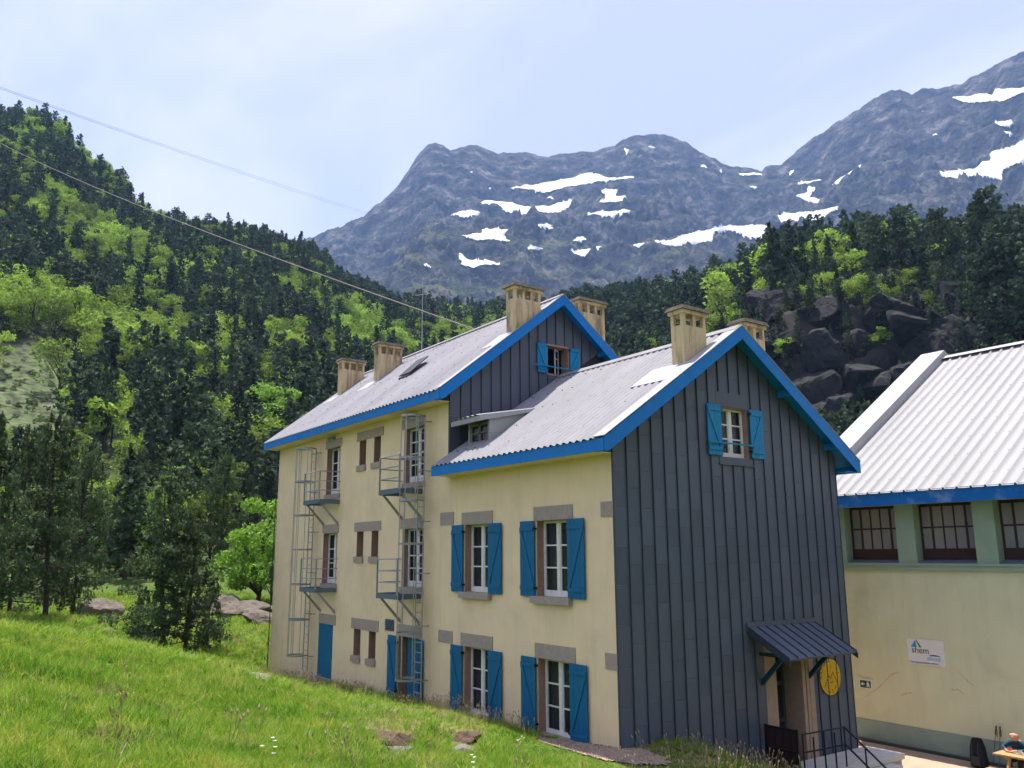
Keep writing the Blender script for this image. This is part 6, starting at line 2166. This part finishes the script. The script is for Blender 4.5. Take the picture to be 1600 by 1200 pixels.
ro = np.stack([rg.normal(0, 0.15, n_), rg.normal(0, 0.15, n_), rg.uniform(0, 6.28, n_)], -1)
scatter('grass', TUFT, np.stack([X, Y, Z - 0.01], -1), ro, np.stack([s * np.where(d_ > 18, 1.5, 1.0), s * np.where(d_ > 18, 1.5, 1.0), s], -1), var, 'lush green grass on the bank in front of the refuge', 'grass')
# small flowers in the turf
FLW = []
for q, mm in enumerate(('petal_white', 'petal_white', 'petal_yellow')):
    rg_ = np.random.default_rng(q + 70)
    b_ = MB()
    for k in range(5):
        fx, fy, fh = rg_.normal(0, 0.05), rg_.normal(0, 0.05), rg_.uniform(0.12, 0.24)
        for j in range(6):
            t0, t1 = j * 1.047, j * 1.047 + 0.8
            b_.quad((fx, fy, fh), (fx + 0.016 * math.cos(t0), fy + 0.016 * math.sin(t0), fh + 0.006), (fx + 0.016 * math.cos(t1), fy + 0.016 * math.sin(t1), fh + 0.006))
    me = bpy.data.meshes.new('flower'); me.from_pydata(b_.v, [], b_.f); me.materials.append(MATS[mm])
    FLW.append(me)
fk = np.nonzero((rg.random(n_) < 0.00015))[0]
fs = rg.uniform(0.7, 1.3, len(fk))
fro = np.zeros((len(fk), 3)); fro[:, 2] = rg.uniform(0, 6.28, len(fk))
scatter('wildflowers', FLW, np.stack([X[fk], Y[fk], Z[fk]], -1), fro, np.stack([fs, fs, fs], -1), rg.integers(0, 3, len(fk)), 'tiny white and yellow flowers dotted through the meadow grass', 'flowers')
# dry seeding stalks along the foot of the facade, and some over the bank
m = 500
X = rg.uniform(-21, 4.5, m); Y = -0.25 - np.abs(rg.normal(0, 1, m)) * np.where(X < -1, 0.9, 0.7)
X2 = rg.uniform(0.2, 3.2, 90); Y2 = rg.uniform(-0.5, 4.2, 90)
X = np.concatenate([X[X < -3], X2]); Y = np.concatenate([Y[:0], np.delete(Y, [])])[:len(X)] if False else np.concatenate([(-0.25 - np.abs(rg.normal(0, 0.8, (len(X) - 90)))), Y2])
k = lawn(X, Y, X * 0)
X, Y = X[k], Y[k]
sd_ = rg.integers(0, n_, 120)
X = np.concatenate([X, PTS[sd_, 0]]); Y = np.concatenate([Y, PTS[sd_, 1]])
STK = [seed_stalk(q) for q in range(4)]
s = rg.uniform(0.4, 0.95, len(X))
ro = np.stack([rg.normal(0, 0.12, len(X)), rg.normal(0, 0.12, len(X)), rg.uniform(0, 6.28, len(X))], -1)
scatter('dry_grass', STK, np.stack([X, Y, ground_z(X, Y)], -1), ro, np.stack([s, s, s], -1), rg.integers(0, 4, len(X)), 'pale dry seed heads along the foot of the cream wall', 'grass')

# ------------------------------------------------------------------ haze
hm = bpy.data.materials.new('haze')
hm.use_nodes = True
hn, hl_ = hm.node_tree.nodes, hm.node_tree.links
hn.clear()
ho = hn.new('ShaderNodeOutputMaterial')
pv = hn.new('ShaderNodeVolumePrincipled')
pv.inputs['Color'].default_value = (0.32, 0.55, 1.0, 1)
pv.inputs['Density'].default_value = 1.1e-4
pv.inputs['Anisotropy'].default_value = 0.0
hl_.new(pv.outputs[0], ho.inputs['Volume'])
hz = MB().box(min(MX.min(), GX.min()) - 30, max(MX.max(), GX.max()) + 30, min(MY.min(), GY.min()) - 30, max(MY.max(), GY.max()) + 30,
              min(MZ.min(), GZZ.min(), -2.2) - 1.0, max(MZ.max(), GZZ.max()) + 20).build('haze', hm)
tag(hz, 'pale blue haze filling the valley air', 'haze', kind='stuff')
